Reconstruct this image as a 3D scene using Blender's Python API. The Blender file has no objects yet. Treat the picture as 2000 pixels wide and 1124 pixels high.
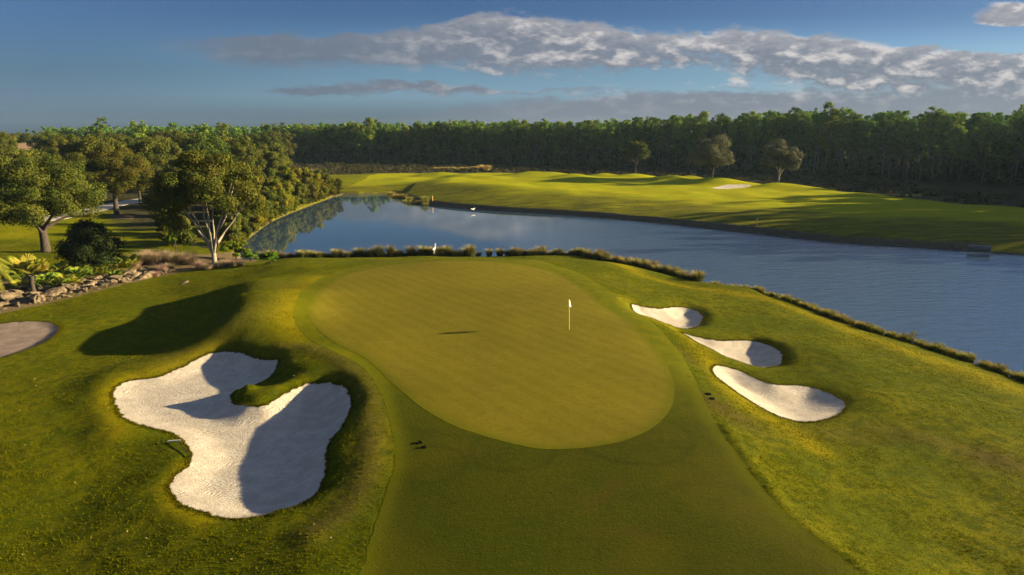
import bpy, bmesh, math, random
import numpy as np
from mathutils import Vector, Matrix, Euler
from mathutils.geometry import delaunay_2d_cdt

R = math.radians
SC = bpy.context.scene
COL = SC.collection
rng = np.random.default_rng(7)
random.seed(7)

# ------------------------------------------------------------------ camera, sky, sun, exposure
CAM_H = 17.0
PITCH = R(12.97)
F = 1333.0
cam_d = bpy.data.cameras.new('camera')
cam = bpy.data.objects.new('camera', cam_d)
COL.objects.link(cam)
cam.location = (0, 0, CAM_H)
cam.rotation_euler = (R(90) - PITCH, 0, 0)
cam_d.sensor_width = 36.0
cam_d.lens = 36.0 * F / 2000.0
cam_d.clip_start = 0.5
cam_d.clip_end = 9000
SC.camera = cam

SUN_EL = 13.5
SUN_AZ = 6.0            # degrees ahead of +X (the right-hand side)
sun_d = bpy.data.lights.new('sun', 'SUN')
sun_d.energy = 5.0
sun_d.angle = R(0.6)
sun_d.color = (1.0, 0.79, 0.47)
sun = bpy.data.objects.new('sun', sun_d)
COL.objects.link(sun)
sdir = Vector((math.cos(R(SUN_EL)) * math.cos(R(SUN_AZ)), math.cos(R(SUN_EL)) * math.sin(R(SUN_AZ)), math.sin(R(SUN_EL))))
sun.rotation_euler = sdir.to_track_quat('Z', 'Y').to_euler()
sun.location = (80, 10, 60)

SC.view_settings.view_transform = 'Standard'
SC.view_settings.look = 'None'
SC.view_settings.exposure = 2.0
SC.view_settings.gamma = 1.0
SC.view_settings.use_curve_mapping = False


class NT:
    """small helper to write node trees"""
    def __init__(self, tree):
        self.t = tree
        self.n = tree.nodes
        self.l = tree.links

    def new(self, kind, **kw):
        nd = self.n.new(kind)
        for k, v in kw.items():
            setattr(nd, k, v)
        return nd

    def put(self, sock, v):
        if isinstance(v, bpy.types.NodeSocket):
            self.l.new(v, sock)
        elif v is not None:
            if sock.type == 'RGBA' and len(v) == 3:
                v = (*v, 1.0)
            sock.default_value = v

    def m(self, op, a, b=None, c=None, clamp=False):
        nd = self.new('ShaderNodeMath', operation=op, use_clamp=clamp)
        self.put(nd.inputs[0], a)
        if b is not None:
            self.put(nd.inputs[1], b)
        if c is not None:
            self.put(nd.inputs[2], c)
        return nd.outputs[0]

    def vm(self, op, a, b=None):
        nd = self.new('ShaderNodeVectorMath', operation=op)
        self.put(nd.inputs[0], a)
        if b is not None:
            self.put(nd.inputs[1], b)
        return nd.outputs[0]

    def noise(self, vec, scale, detail=4, rough=0.55, dist=0.0, dim='3D'):
        nd = self.new('ShaderNodeTexNoise', noise_dimensions=dim)
        if vec is not None:
            self.put(nd.inputs['Vector'], vec)
        nd.inputs['Scale'].default_value = scale
        nd.inputs['Detail'].default_value = detail
        nd.inputs['Roughness'].default_value = rough
        nd.inputs['Distortion'].default_value = dist
        return nd.outputs[0]

    def step(self, v, a, b, lo=0.0, hi=1.0, interp='SMOOTHSTEP'):
        nd = self.new('ShaderNodeMapRange', interpolation_type=interp, clamp=True)
        self.put(nd.inputs[0], v)
        self.put(nd.inputs[1], a)
        self.put(nd.inputs[2], b)
        self.put(nd.inputs[3], lo)
        self.put(nd.inputs[4], hi)
        return nd.outputs[0]

    def mix(self, f, a, b, blend='MIX'):
        nd = self.new('ShaderNodeMix', data_type='RGBA', blend_type=blend, clamp_factor=True)
        self.put(nd.inputs[0], f)
        self.put(nd.inputs[6], a)
        self.put(nd.inputs[7], b)
        return nd.outputs[2]

    def xyz(self, x, y, z):
        nd = self.new('ShaderNodeCombineXYZ')
        for i, v in enumerate((x, y, z)):
            self.put(nd.inputs[i], v)
        return nd.outputs[0]

    def curve(self, v, pts):
        """piecewise curve of v (list of (x, y)), any range"""
        x0, x1 = pts[0][0], pts[-1][0]
        ys = [p[1] for p in pts]
        lo, hi = min(ys), max(ys)
        if hi - lo < 1e-6:
            hi = lo + 1e-6
        t = self.step(v, x0, x1, interp='LINEAR')
        nd = self.new('ShaderNodeFloatCurve')
        cm = nd.mapping
        c = cm.curves[0]
        q = [((p[0] - x0) / (x1 - x0), (p[1] - lo) / (hi - lo)) for p in pts]
        c.points[0].location = q[0]
        c.points[1].location = q[-1]
        for a in q[1:-1]:
            c.points.new(*a)
        cm.update()
        self.put(nd.inputs['Value'], t)
        return self.m('MULTIPLY_ADD', nd.outputs[0], hi - lo, lo)


def sky_uv(px, py):
    a = (px - 1000) / F
    b = (562 - py) / F
    c, s = math.cos(PITCH), math.sin(PITCH)
    yy = c + b * s
    return a / yy, (b * c - s) / yy


world = bpy.data.worlds.new('World')
SC.world = world
world.use_nodes = True
W = NT(world.node_tree)
W.n.clear()
w_out = W.new('ShaderNodeOutputWorld')
sky = W.new('ShaderNodeTexSky', sky_type='NISHITA')
sky.sun_disc = False
sky.sun_elevation = R(SUN_EL)
sky.sun_rotation = R(90 - SUN_AZ)
sky.altitude = 0
sky.air_density = 1.0
sky.dust_density = 1.2
sky.ozone_density = 2.5
SKY_S = 0.05
tc = W.new('ShaderNodeTexCoord')
sep = W.new('ShaderNodeSeparateXYZ')
W.l.new(tc.outputs['Generated'], sep.inputs[0])
X, Y, Z = sep.outputs
ay = W.m('MAXIMUM', W.m('ABSOLUTE', Y), 0.12)
u = W.m('DIVIDE', X, ay)
v = W.m('DIVIDE', Z, ay)
# cloud texture coordinates: flattened strongly towards the horizon
vp = W.m('MAXIMUM', v, 0.012)
uv_c = W.xyz(W.m('MULTIPLY', u, 1.0), W.m('MULTIPLY', v, 3.6), 0.0)
uv_f = W.xyz(W.m('MULTIPLY', u, 1.0), W.m('MULTIPLY', v, 2.3), 3.0)
n_big = W.noise(uv_c, 7.0, 6, 0.6, 0.25)
n_mid = W.noise(uv_f, 24.0, 5, 0.58, 0.15)
n_fin = W.noise(uv_f, 55.0, 4, 0.6)
wob = W.m('MULTIPLY', W.m('SUBTRACT', n_big, 0.5), 0.035)
wob2 = W.m('MULTIPLY', W.m('SUBTRACT', n_mid, 0.5), 0.030)
vv = W.m('ADD', v, W.m('ADD', wob, wob2))


def band(top, bot, soft_t, soft_b, x_fade=None):
    t = W.curve(u, [sky_uv(*p) for p in top])
    b = W.curve(u, [sky_uv(*p) for p in bot])
    up = W.m('SUBTRACT', 1.0, W.step(W.m('SUBTRACT', vv, t), -soft_t, soft_t))
    dn = W.step(W.m('SUBTRACT', vv, b), -soft_b, soft_b)
    d = W.m('MULTIPLY', up, dn)
    if x_fade:
        d = W.m('MULTIPLY', d, W.step(u, *x_fade))
    return d, t, b


main, m_top, m_bot = band(
    [(-300, 95), (260, 84), (520, 70), (760, 62), (860, 50), (960, 26), (1090, 42), (1300, 60), (1500, 68), (1700, 80), (1830, 98), (2000, 102), (2400, 130)],
    [(-300, 92), (330, 104), (520, 128), (850, 128), (1000, 143), (1200, 140), (1330, 128), (1480, 150), (1650, 182), (1820, 195), (2000, 215), (2400, 230)],
    0.005, 0.010, (sky_uv(240, 90)[0], sky_uv(520, 90)[0]))
brk = W.step(n_mid, 0.30, 0.50)
brk2 = W.m('MAXIMUM', brk, W.step(u, sky_uv(1350, 100)[0], sky_uv(900, 100)[0]))
low_part = W.step(v, W.m('ADD', m_bot, 0.035), W.m('ADD', m_bot, 0.0))
main = W.m('MULTIPLY', main, W.m('SUBTRACT', 1.0, W.m('MULTIPLY', low_part, W.m('SUBTRACT', 1.0, brk2))))
low, l_top, l_bot = band(
    [(-300, 250), (700, 228), (1000, 200), (1250, 186), (1500, 178), (1800, 178), (2000, 172), (2400, 170)],
    [(-300, 262), (600, 262), (1000, 262), (1400, 262), (2000, 262), (2400, 262)],
    0.006, 0.02, (sky_uv(560, 90)[0], sky_uv(1150, 90)[0]))
low = W.m('MULTIPLY', low, 0.95)
thin, t_top, t_bot = band(
    [(300, 190), (500, 172), (620, 166), (780, 162), (900, 168), (1000, 176), (1200, 180), (1300, 190)],
    [(300, 188), (500, 186), (620, 186), (780, 184), (900, 184), (1000, 182), (1200, 182), (1300, 190)],
    0.004, 0.004, (sky_uv(480, 90)[0], sky_uv(560, 90)[0]))
streak_n = W.noise(W.xyz(u, W.m('MULTIPLY', v, 16.0), 9.0), 5.0, 4, 0.55)
streak = W.m('MULTIPLY', W.step(streak_n, 0.60, 0.72), W.m('MULTIPLY', W.step(v, 0.0, 0.02), W.step(v, 0.085, 0.05)))
streak = W.m('MULTIPLY', streak, 0.5)
corner = W.m('MULTIPLY', W.step(u, sky_uv(1790, 50)[0], sky_uv(1990, 40)[0]),
             W.m('MULTIPLY', W.step(v, sky_uv(1990, 62)[1], sky_uv(1990, 44)[1]), W.step(v, sky_uv(1990, -22)[1], sky_uv(1990, 20)[1])))
corner = W.step(W.m('ADD', corner, W.m('MULTIPLY', W.m('SUBTRACT', n_big, 0.5), 2.0)), 0.55, 0.9)
corner = W.m('MULTIPLY', corner, W.step(u, sky_uv(1780, 50)[0], sky_uv(1850, 40)[0]))
corner = W.m('MULTIPLY', corner, W.step(v, 0.30, 0.17))
# unseen high cloud added above the frame to brighten lake reflections and shade
high_n = W.noise(W.xyz(u, W.m('MULTIPLY', v, 2.0), 5.0), 2.3, 5, 0.6)
high = W.m('MULTIPLY', W.step(high_n, 0.40, 0.60), W.step(v, 0.20, 0.34))
high = W.m('MULTIPLY', high, 0.8)
puff = W.m('MULTIPLY', W.step(W.m('ADD', n_big, W.m('MULTIPLY', n_mid, 0.4)), 0.80, 0.90),
           W.m('MULTIPLY', W.step(u, sky_uv(1250, 100)[0], sky_uv(1500, 100)[0]), W.m('MULTIPLY', W.step(v, 0.03, 0.05), W.step(v, 0.10, 0.07))))
dens = W.m('MAXIMUM', W.m('MAXIMUM', main, low), W.m('MAXIMUM', thin, W.m('MAXIMUM', streak, corner)))
dens = W.m('MAXIMUM', dens, W.m('MAXIMUM', high, puff))
# how lit each bit of cloud is: bright crests, grey bellies
rel = W.step(W.m('SUBTRACT', vv, m_top), -0.040, 0.0)
relief = W.m('ADD', W.m('MULTIPLY', W.step(n_mid, 0.46, 0.70), 0.95), W.m('MULTIPLY', W.m('SUBTRACT', n_fin, 0.5), 0.8))
relief = W.m('ADD', relief, W.m('MULTIPLY', rel, 0.30))
right_l = W.step(u, sky_uv(620, 100)[0], sky_uv(1150, 100)[0], 0.10, 1.0)
lit = W.m('MULTIPLY', relief, right_l, clamp=True)
lit = W.m('MULTIPLY', lit, W.step(v, 0.030, 0.062, 0.12, 1.0))
cl_base = W.mix(W.step(u, sky_uv(500, 100)[0], sky_uv(1150, 100)[0]), (0.037, 0.047, 0.062), (0.052, 0.058, 0.072))
cl_col = W.mix(lit, cl_base, (0.168, 0.158, 0.154))
hsv = W.new('ShaderNodeHueSaturation')
hsv.inputs['Saturation'].default_value = 1.0
W.l.new(sky.outputs[0], hsv.inputs['Color'])
tint = W.mix(W.step(v, 0.0, 0.09), (0.31, 0.45, 0.86), (0.215, 0.295, 0.46))
tint = W.mix(W.step(v, 0.17, 0.32), tint, (0.44, 0.60, 0.92))  # sky above the frame raised to lift lake reflections and shade fill
sky_col = W.mix(1.0, hsv.outputs[0], tint, 'MULTIPLY')
glow = W.m('MULTIPLY', W.m('MULTIPLY', W.step(v, 0.015, 0.055), W.step(v, 0.165, 0.10)), W.step(u, -0.70, -0.05))
glow = W.m('MULTIPLY_ADD', glow, 0.62, 1.0)
sky_col = W.mix(1.0, sky_col, W.xyz(glow, glow, W.m('MULTIPLY_ADD', glow, 0.8, 0.2)), 'MULTIPLY')
bg1 = W.new('ShaderNodeBackground')
W.l.new(sky_col, bg1.inputs[0])
bg1.inputs[1].default_value = SKY_S
bg2 = W.new('ShaderNodeBackground')
W.l.new(cl_col, bg2.inputs[0])
bg2.inputs[1].default_value = 1.0
mxs = W.new('ShaderNodeMixShader')
W.l.new(W.m('MULTIPLY', dens, 0.93), mxs.inputs[0])
W.l.new(bg1.outputs[0], mxs.inputs[1])
W.l.new(bg2.outputs[0], mxs.inputs[2])
W.l.new(mxs.outputs[0], w_out.inputs[0])


# ------------------------------------------------------------------ helpers: objects, meshes, materials
def link(name, mesh, mat=None, parent=None):
    o = bpy.data.objects.new(name, mesh)
    COL.objects.link(o)
    if mat is not None and mesh is not None and not mesh.materials:
        mesh.materials.append(mat)
    if parent is not None:
        o.parent = parent
    return o


def tag(o, label=None, cat=None, group=None, kind=None):
    if label: o['label'] = label
    if cat: o['category'] = cat
    if group: o['group'] = group
    if kind: o['kind'] = kind
    return o


def thing(name, label, cat, loc=(0, 0, 0), rz=0.0, scale=1.0, group=None):
    o = bpy.data.objects.new(name, None)
    COL.objects.link(o)
    o.location = loc
    o.rotation_euler = (0, 0, rz)
    o.scale = (scale,) * 3 if not isinstance(scale, tuple) else scale
    o.empty_display_size = 0.3
    return tag(o, label, cat, group)


def np_mesh(name, V, Fa, smooth=False):
    """V (n,3), Fa (m,k) integer array, all faces with k corners"""
    V = np.asarray(V, dtype=np.float32)
    Fa = np.asarray(Fa, dtype=np.int32)
    me = bpy.data.meshes.new(name)
    n, (m, k) = len(V), Fa.shape
    me.vertices.add(n)
    me.vertices.foreach_set('co', V.ravel())
    me.loops.add(m * k)
    me.loops.foreach_set('vertex_index', Fa.ravel())
    me.polygons.add(m)
    me.polygons.foreach_set('loop_start', np.arange(0, m * k, k, dtype=np.int32))
    me.polygons.foreach_set('loop_total', np.full(m, k, dtype=np.int32))
    me.polygons.foreach_set('use_smooth', np.full(m, smooth, dtype=bool))
    me.update(calc_edges=True)
    return me


def material(name):
    m = bpy.data.materials.new(name)
    m.use_nodes = True
    t = NT(m.node_tree)
    t.n.clear()
    out = t.new('ShaderNodeOutputMaterial')
    return m, t, out


def principled(t, out, color, rough=0.8, spec=0.3, normal=None, sub=None):
    p = t.new('ShaderNodeBsdfPrincipled')
    t.put(p.inputs['Base Color'], color)
    t.put(p.inputs['Roughness'], rough)
    t.put(p.inputs['Specular IOR Level'], spec)
    if normal is not None:
        t.put(p.inputs['Normal'], normal)
    t.l.new(p.outputs[0], out.inputs[0])
    return p


def bump(t, h, strength, dist, normal=None):
    b = t.new('ShaderNodeBump')
    t.put(b.inputs['Height'], h)
    b.inputs['Strength'].default_value = strength
    b.inputs['Distance'].default_value = dist
    if normal is not None:
        t.put(b.inputs['Normal'], normal)
    return b.outputs[0]


# ------------------------------------------------------------------ from photograph measurements to the ground plan
def ray(px, py):
    a = (px - 1000.0) / F
    b = (562.0 - py) / F
    c, s = math.cos(PITCH), math.sin(PITCH)
    return np.array([a, c + b * s, b * c - s])


def at(px, py, z=0.0):
    d = ray(px, py)
    t = (z - CAM_H) / d[2]
    return (d[0] * t, d[1] * t)


def atD(px, D):
    """plan point at forward distance D seen in photo column px (for points far away)"""
    return ((px - 1000.0) / F * D * 1.0, D)


def catmull(P, step, closed=True):
    P = np.asarray(P, float)
    n = len(P)
    out = []
    rngi = range(n) if closed else range(n - 1)
    for i in rngi:
        if closed:
            p0, p1, p2, p3 = P[(i - 1) % n], P[i], P[(i + 1) % n], P[(i + 2) % n]
        else:
            p0, p1, p2, p3 = P[max(i - 1, 0)], P[i], P[i + 1], P[min(i + 2, n - 1)]
        L = np.linalg.norm(p2 - p1)
        k = max(1, int(L / step))
        for j in range(k):
            t = j / k
            out.append(0.5 * ((2 * p1) + (-p0 + p2) * t + (2 * p0 - 5 * p1 + 4 * p2 - p3) * t * t + (-p0 + 3 * p1 - 3 * p2 + p3) * t ** 3))
    if not closed:
        out.append(P[-1])
    return np.array(out)


def seg_dist(x, y, P, closed=True):
    x = np.asarray(x, float); y = np.asarray(y, float)
    best = np.full(x.shape, 1e18)
    n = len(P)
    for i in range(n if closed else n - 1):
        ax, ay_ = P[i]
        bx, by = P[(i + 1) % n]
        dx, dy = bx - ax, by - ay_
        L = dx * dx + dy * dy + 1e-12
        t = np.clip(((x - ax) * dx + (y - ay_) * dy) / L, 0, 1)
        d = (x - ax - t * dx) ** 2 + (y - ay_ - t * dy) ** 2
        np.minimum(best, d, out=best)
    return np.sqrt(best)


def inside(x, y, P):
    x = np.asarray(x, float); y = np.asarray(y, float)
    c = np.zeros(x.shape, bool)
    n = len(P)
    j = n - 1
    for i in range(n):
        xi, yi = P[i]
        xj, yj = P[j]
        if yi != yj:
            cond = ((yi > y) != (yj > y)) & (x < (xj - xi) * (y - yi) / (yj - yi) + xi)
            c ^= cond
        j = i
    return c


def sdist(x, y, P, margin=None):
    """signed distance, positive inside. beyond margin from the bounding box: -margin"""
    P = np.asarray(P)
    x = np.asarray(x, float); y = np.asarray(y, float)
    if margin is None:
        d = seg_dist(x, y, P)
        return np.where(inside(x, y, P), d, -d)
    res = np.full(x.shape, -float(margin))
    m = (x > P[:, 0].min() - margin) & (x < P[:, 0].max() + margin) & (y > P[:, 1].min() - margin) & (y < P[:, 1].max() + margin)
    if m.any():
        xs, ys = x[m], y[m]
        d = seg_dist(xs, ys, P)
        res[m] = np.where(inside(xs, ys, P), d, -np.minimum(d, margin))
    return res


def sstep(a, b, t):
    t = np.clip((t - a) / (b - a), 0, 1)
    return t * t * (3 - 2 * t)


def lattice(seed):
    r = np.random.default_rng(seed)
    return r.random((256, 256))


_L = [lattice(i) for i in range(4)]


def vnoise(x, y, k=0):
    g = _L[k % 4]
    xi = np.floor(x).astype(int); yi = np.floor(y).astype(int)
    fx = x - xi; fy = y - yi
    fx = fx * fx * (3 - 2 * fx); fy = fy * fy * (3 - 2 * fy)
    a = g[xi % 256, yi % 256]; b = g[(xi + 1) % 256, yi % 256]
    c = g[xi % 256, (yi + 1) % 256]; d = g[(xi + 1) % 256, (yi + 1) % 256]
    return (a * (1 - fx) + b * fx) * (1 - fy) + (c * (1 - fx) + d * fx) * fy - 0.5


# outlines measured on the photograph (pixels of the 2000 px wide picture)
PX_GREEN = [(603, 600), (634, 560), (686, 534), (772, 517), (858, 510), (955, 511), (1035, 521), (1087, 534), (1133, 560), (1173, 592), (1219, 623), (1259, 658), (1293, 698), (1313, 738), (1317, 766), (1308, 801), (1276, 835), (1219, 861), (1162, 873), (1104, 878), (1035, 875), (944, 852), (886, 832), (829, 801), (789, 769), (760, 744), (732, 715), (703, 695), (657, 672), (623, 646), (606, 623)]
PX_BIG = [(223, 766), (242, 749), (271, 742), (310, 737), (339, 725), (368, 713), (392, 699), (421, 689), (450, 687), (479, 692), (503, 701), (537, 703), (543, 710), (532, 725), (513, 740), (484, 750), (460, 761), (450, 774), (451, 783), (465, 791), (484, 793), (513, 791), (532, 783), (557, 769), (590, 752), (624, 745), (653, 748), (673, 759), (683, 778), (682, 803), (663, 832), (644, 861), (636, 890), (634, 924), (620, 953), (581, 977), (542, 987), (513, 999), (465, 1007), (426, 1006), (387, 997), (353, 982), (336, 962), (334, 943), (344, 929), (363, 916), (374, 899), (373, 880), (358, 861), (334, 845), (300, 836), (266, 827), (242, 815), (227, 793)]
PX_A = [(1234, 597), (1240, 594), (1260, 598), (1280, 601), (1293, 602), (1308, 600), (1325, 598), (1342, 600), (1355, 604), (1365, 610), (1373, 618), (1373, 624), (1365, 630), (1350, 634), (1338, 636), (1320, 634), (1300, 626), (1280, 617), (1250, 608), (1238, 601)]
PX_B = [(1332, 648), (1351, 653), (1391, 662), (1426, 664), (1471, 666), (1501, 674), (1521, 685), (1529, 700), (1521, 708), (1491, 711), (1456, 703), (1421, 691), (1386, 673), (1356, 660)]
PX_C = [(1393, 720), (1401, 715), (1426, 720), (1451, 728), (1481, 742), (1511, 751), (1551, 753), (1586, 758), (1617, 768), (1642, 781), (1650, 793), (1642, 808), (1617, 818), (1586, 823), (1556, 821), (1521, 811), (1481, 791), (1441, 766), (1406, 741), (1393, 728)]
PX_WASTE = [(0, 633), (40, 629), (80, 629), (105, 633), (116, 643), (105, 657), (80, 671), (40, 686), (0, 698), (-80, 712), (-140, 700), (-160, 670), (-100, 645)]
PX_FARB = [(1390, 367), (1410, 363.5), (1435, 361.5), (1466, 362), (1452, 366), (1425, 368.5), (1405, 369.5)]
PX_FAIR = [(560, 1500), (690, 1140), (720, 1060), (755, 960), (772, 890), (760, 820), (740, 762), (704, 715), (645, 684), (592, 652), (575, 610), (600, 562), (660, 530), (740, 512), (850, 504), (960, 504), (1060, 512), (1120, 530), (1185, 566), (1240, 606), (1292, 648), (1332, 695), (1365, 760), (1402, 835), (1450, 900), (1500, 965), (1560, 1025), (1640, 1085), (1710, 1130), (1900, 1240), (1900, 1500)]

# lake outline on the water level
SHORE_NEAR = [at(*p) for p in [(478, 512), (560, 512), (640, 509), (720, 506), (820, 505), (920, 504), (1020, 503), (1130, 503), (1200, 519), (1280, 539), (1370, 559), (1480, 573), (1560, 597), (1620, 621), (1700, 649), (1780, 672), (1900, 711), (2000, 747), (2150, 800)]]
SHORE_NEAR += [(44, 34), (52, 22), (66, 4), (80, -25), (160, -40)]
SHORE_FAR = [at(*p) for p in [(2300, 520), (2000, 500), (1900, 491), (1800, 484), (1640, 474), (1500, 459), (1400, 448), (1250, 432), (1100, 420), (950, 411), (850, 402), (808, 394), (782, 383), (765, 378), (700, 380), (668, 380), (600, 404), (560, 420), (527, 436), (500, 456), (474, 480)]]
LAKE = np.array(SHORE_NEAR + [(190, 60)] + SHORE_FAR)
LAKE = catmull(LAKE, 4.0)

# control points of the ground: photo pixel + height, or plan x, y + height
CP = []


def cp(px, py, z):
    x, y = at(px, py, z)
    CP.append((x, y, z))


for q in [(640, 600, 3.35), (700, 540, 3.45), (860, 512, 3.4), (1000, 512, 3.35), (1110, 645, 3.2), (1250, 690, 3.1), (900, 700, 3.1), (1100, 860, 3.0), (1300, 780, 3.0), (800, 750, 3.05), (1080, 545, 3.3), (900, 600, 3.2), (700, 630, 3.2),
          (1000, 1000, 2.9), (800, 1100, 2.65), (1300, 1080, 2.95), (1480, 960, 3.0), (1650, 1110, 2.9), (1430, 880, 3.0), (1150, 545, 3.1),
          # right of the green, down towards the lake
          (1290, 590, 2.2), (1400, 640, 1.8), (1500, 700, 1.7), (1460, 760, 2.2), (1560, 860, 2.1), (1660, 980, 2.2), (1400, 600, 1.7), (1600, 680, 1.9), (1720, 780, 1.9), (1850, 860, 1.5), (1950, 960, 1.2), (1800, 1000, 1.6), (1900, 1110, 1.3),
          (1220, 535, 1.9), (1330, 560, 1.1), (1500, 592, 1.2), (1640, 645, 1.2), (1800, 700, 1.1), (1980, 770, 0.9),
          (1215, 590, 3.0), (1270, 635, 2.95), (1320, 685, 2.95), (1360, 740, 2.95), (1400, 800, 2.95), (1460, 870, 2.9), (1255, 612, 2.55), (1325, 640, 2.15), (1370, 672, 2.35), (1440, 702, 2.0), (1425, 760, 2.45), (1500, 808, 2.25), (1580, 830, 1.95), (1470, 724, 1.8), (1530, 744, 1.7), (1600, 758, 1.7),
          # ridge on the left of the green and the low ground behind it
          (560, 560, 3.5), (500, 545, 4.0), (478, 575, 4.2), (462, 605, 4.1), (440, 632, 3.7), (560, 640, 3.3), (520, 660, 3.0), (420, 560, 1.9), (390, 590, 1.7), (370, 625, 1.7), (390, 655, 2.3), (330, 640, 1.7),
          (470, 655, 3.1), (250, 600, 1.5), (185, 620, 1.5), (280, 690, 1.8), (100, 720, 1.5), (0, 800, 1.5), (100, 1000, 1.6), (260, 1100, 1.9), (480, 1100, 2.3), (640, 1080, 2.6), (200, 850, 1.8), (290, 700, 1.8), (200, 740, 1.8), (290, 880, 2.1), (300, 960, 2.0),
          (450, 670, 2.5), (580, 690, 3.0), (330, 545, 1.2), (200, 570, 1.2), (60, 600, 1.1), (410, 525, 1.4), (-100, 640, 1.3), (-150, 800, 1.5),
          (730, 800, 2.85), (720, 900, 2.7), (690, 980, 2.6),
          # left shore
          (90, 490, 1.5), (228, 418, 1.8), (270, 395, 1.9), (400, 500, 1.2), (450, 480, 1.0), (560, 405, 1.2), (620, 385, 1.2), (300, 470, 1.3), (0, 480, 1.5), (-200, 520, 1.5)]:
    cp(*q)
CP += [(0, 79, 2.2), (-12, 79, 2.2), (10, 78, 2.2), (0, 84, 1.1), (-14, 84, 1.2), (12, 83, 1.0), (-26, 80, 2.2), (-26, 85, 1.2), (0, 90, 0.5), (14, 89, 0.5), (-20, 90, 0.5), (-34, 88, 0.7),
       (0, 5, 2.5), (-30, 0, 1.6), (30, 0, 1.5), (0, -40, 2.5), (60, -40, 1), (-80, 20, 1.5), (-80, -40, 1.5), (-110, 100, 1.6), (-120, 200, 1.6), (-60, 260, 1.5), (-200, 300, 1.5)]
# far fairway
for q in [(700, 350, 1.3), (760, 362, 1.0), (830, 385, 1.2), (870, 360, 2.6), (950, 375, 2.5), (1000, 400, 1.3), (1050, 360, 2.7), (1100, 380, 2.5), (1200, 395, 2.0), (1200, 365, 2.6), (1250, 415, 1.2), (1350, 395, 2.2), (1400, 425, 1.5), (1500, 400, 2.3), (1500, 440, 1.2), (1600, 400, 2.2), (1650, 450, 1.4), (1750, 420, 2.0), (1800, 455, 1.5), (1950, 430, 1.9), (1950, 465, 1.5), (2100, 470, 1.6), (2200, 430, 2.0),
          (1400, 362, 2.6), (1600, 375, 2.4), (1750, 390, 2.2), (1900, 400, 2.1), (1100, 346, 2.4), (900, 342, 2.0), (800, 341, 1.6)]:
    cp(*q)
CP += [(-60, 350, 0.8), (0, 320, 0.8), (60, 290, 0.8), (110, 240, 0.8), (150, 190, 0.8), (190, 120, 0.8), (250, 300, 0.8), (0, 500, 0.8), (-300, 600, 1), (300, 600, 1), (220, 0, 1)]
CP = np.array(CP)
_c = 1.8


def fit(CPa):
    P = CPa[:, :2]
    d = np.sqrt(((P[:, None] - P[None]) ** 2).sum(-1) + _c * _c)
    n = len(P)
    A = np.zeros((n + 1, n + 1))
    A[:n, :n] = d - np.eye(n) * 0.22
    A[:n, n] = 1
    A[n, :n] = 1
    b = np.append(CPa[:, 2], 0)
    return np.linalg.solve(A, b)


_w = fit(CP)


def base_h(x, y):
    r = np.full(x.shape, _w[-1])
    for i, (cx, cy, _) in enumerate(CP):
        r += _w[i] * np.sqrt((x - cx) ** 2 + (y - cy) ** 2 + _c * _c)
    return np.clip(r, 0.5, 5.0)


# mounds: photo pixel, guessed ground height there, amplitude, radius across, radius deep
MOUNDS = [(862, 352, 2, 0.9, 9, 7), (905, 343, 2, 1.3, 9, 9), (860, 339, 2, 0.9, 10, 7), (1040, 347, 2, 0.7, 12, 7), (1085, 342, 2, 1.0, 9, 8), (1125, 348, 2, 1.4, 9, 8), (1230, 350, 2, 0.7, 9, 7),
          (1310, 351, 2, 1.6, 8, 7), (1388, 357, 2, 1.5, 8, 6), (1250, 346, 2, 1.0, 8, 6), (1520, 366, 2, 1.2, 9, 4), (1660, 381, 2, 0.5, 8, 5), (1000, 372, 2, 0.7, 16, 9), (930, 366, 2, 0.6, 12, 8), (790, 349, 1.5, 0.6, 8, 6), (1180, 344, 2, 1.0, 7, 6), (1350, 347, 2, 1.0, 7, 6), (1440, 362, 2, 0.8, 7, 4), (1030, 340, 2, 1.0, 9, 7), (1590, 372, 2, 0.7, 7, 5), (960, 350, 2, 0.7, 8, 5), (700, 345, 1.3, 0.5, 8, 6)]
BERM = [at(x, y, 3.0) for x, y in [(548, 676), (600, 682), (655, 700), (700, 735), (722, 780), (727, 830), (722, 880), (705, 935), (668, 985), (610, 1020)]]


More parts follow.
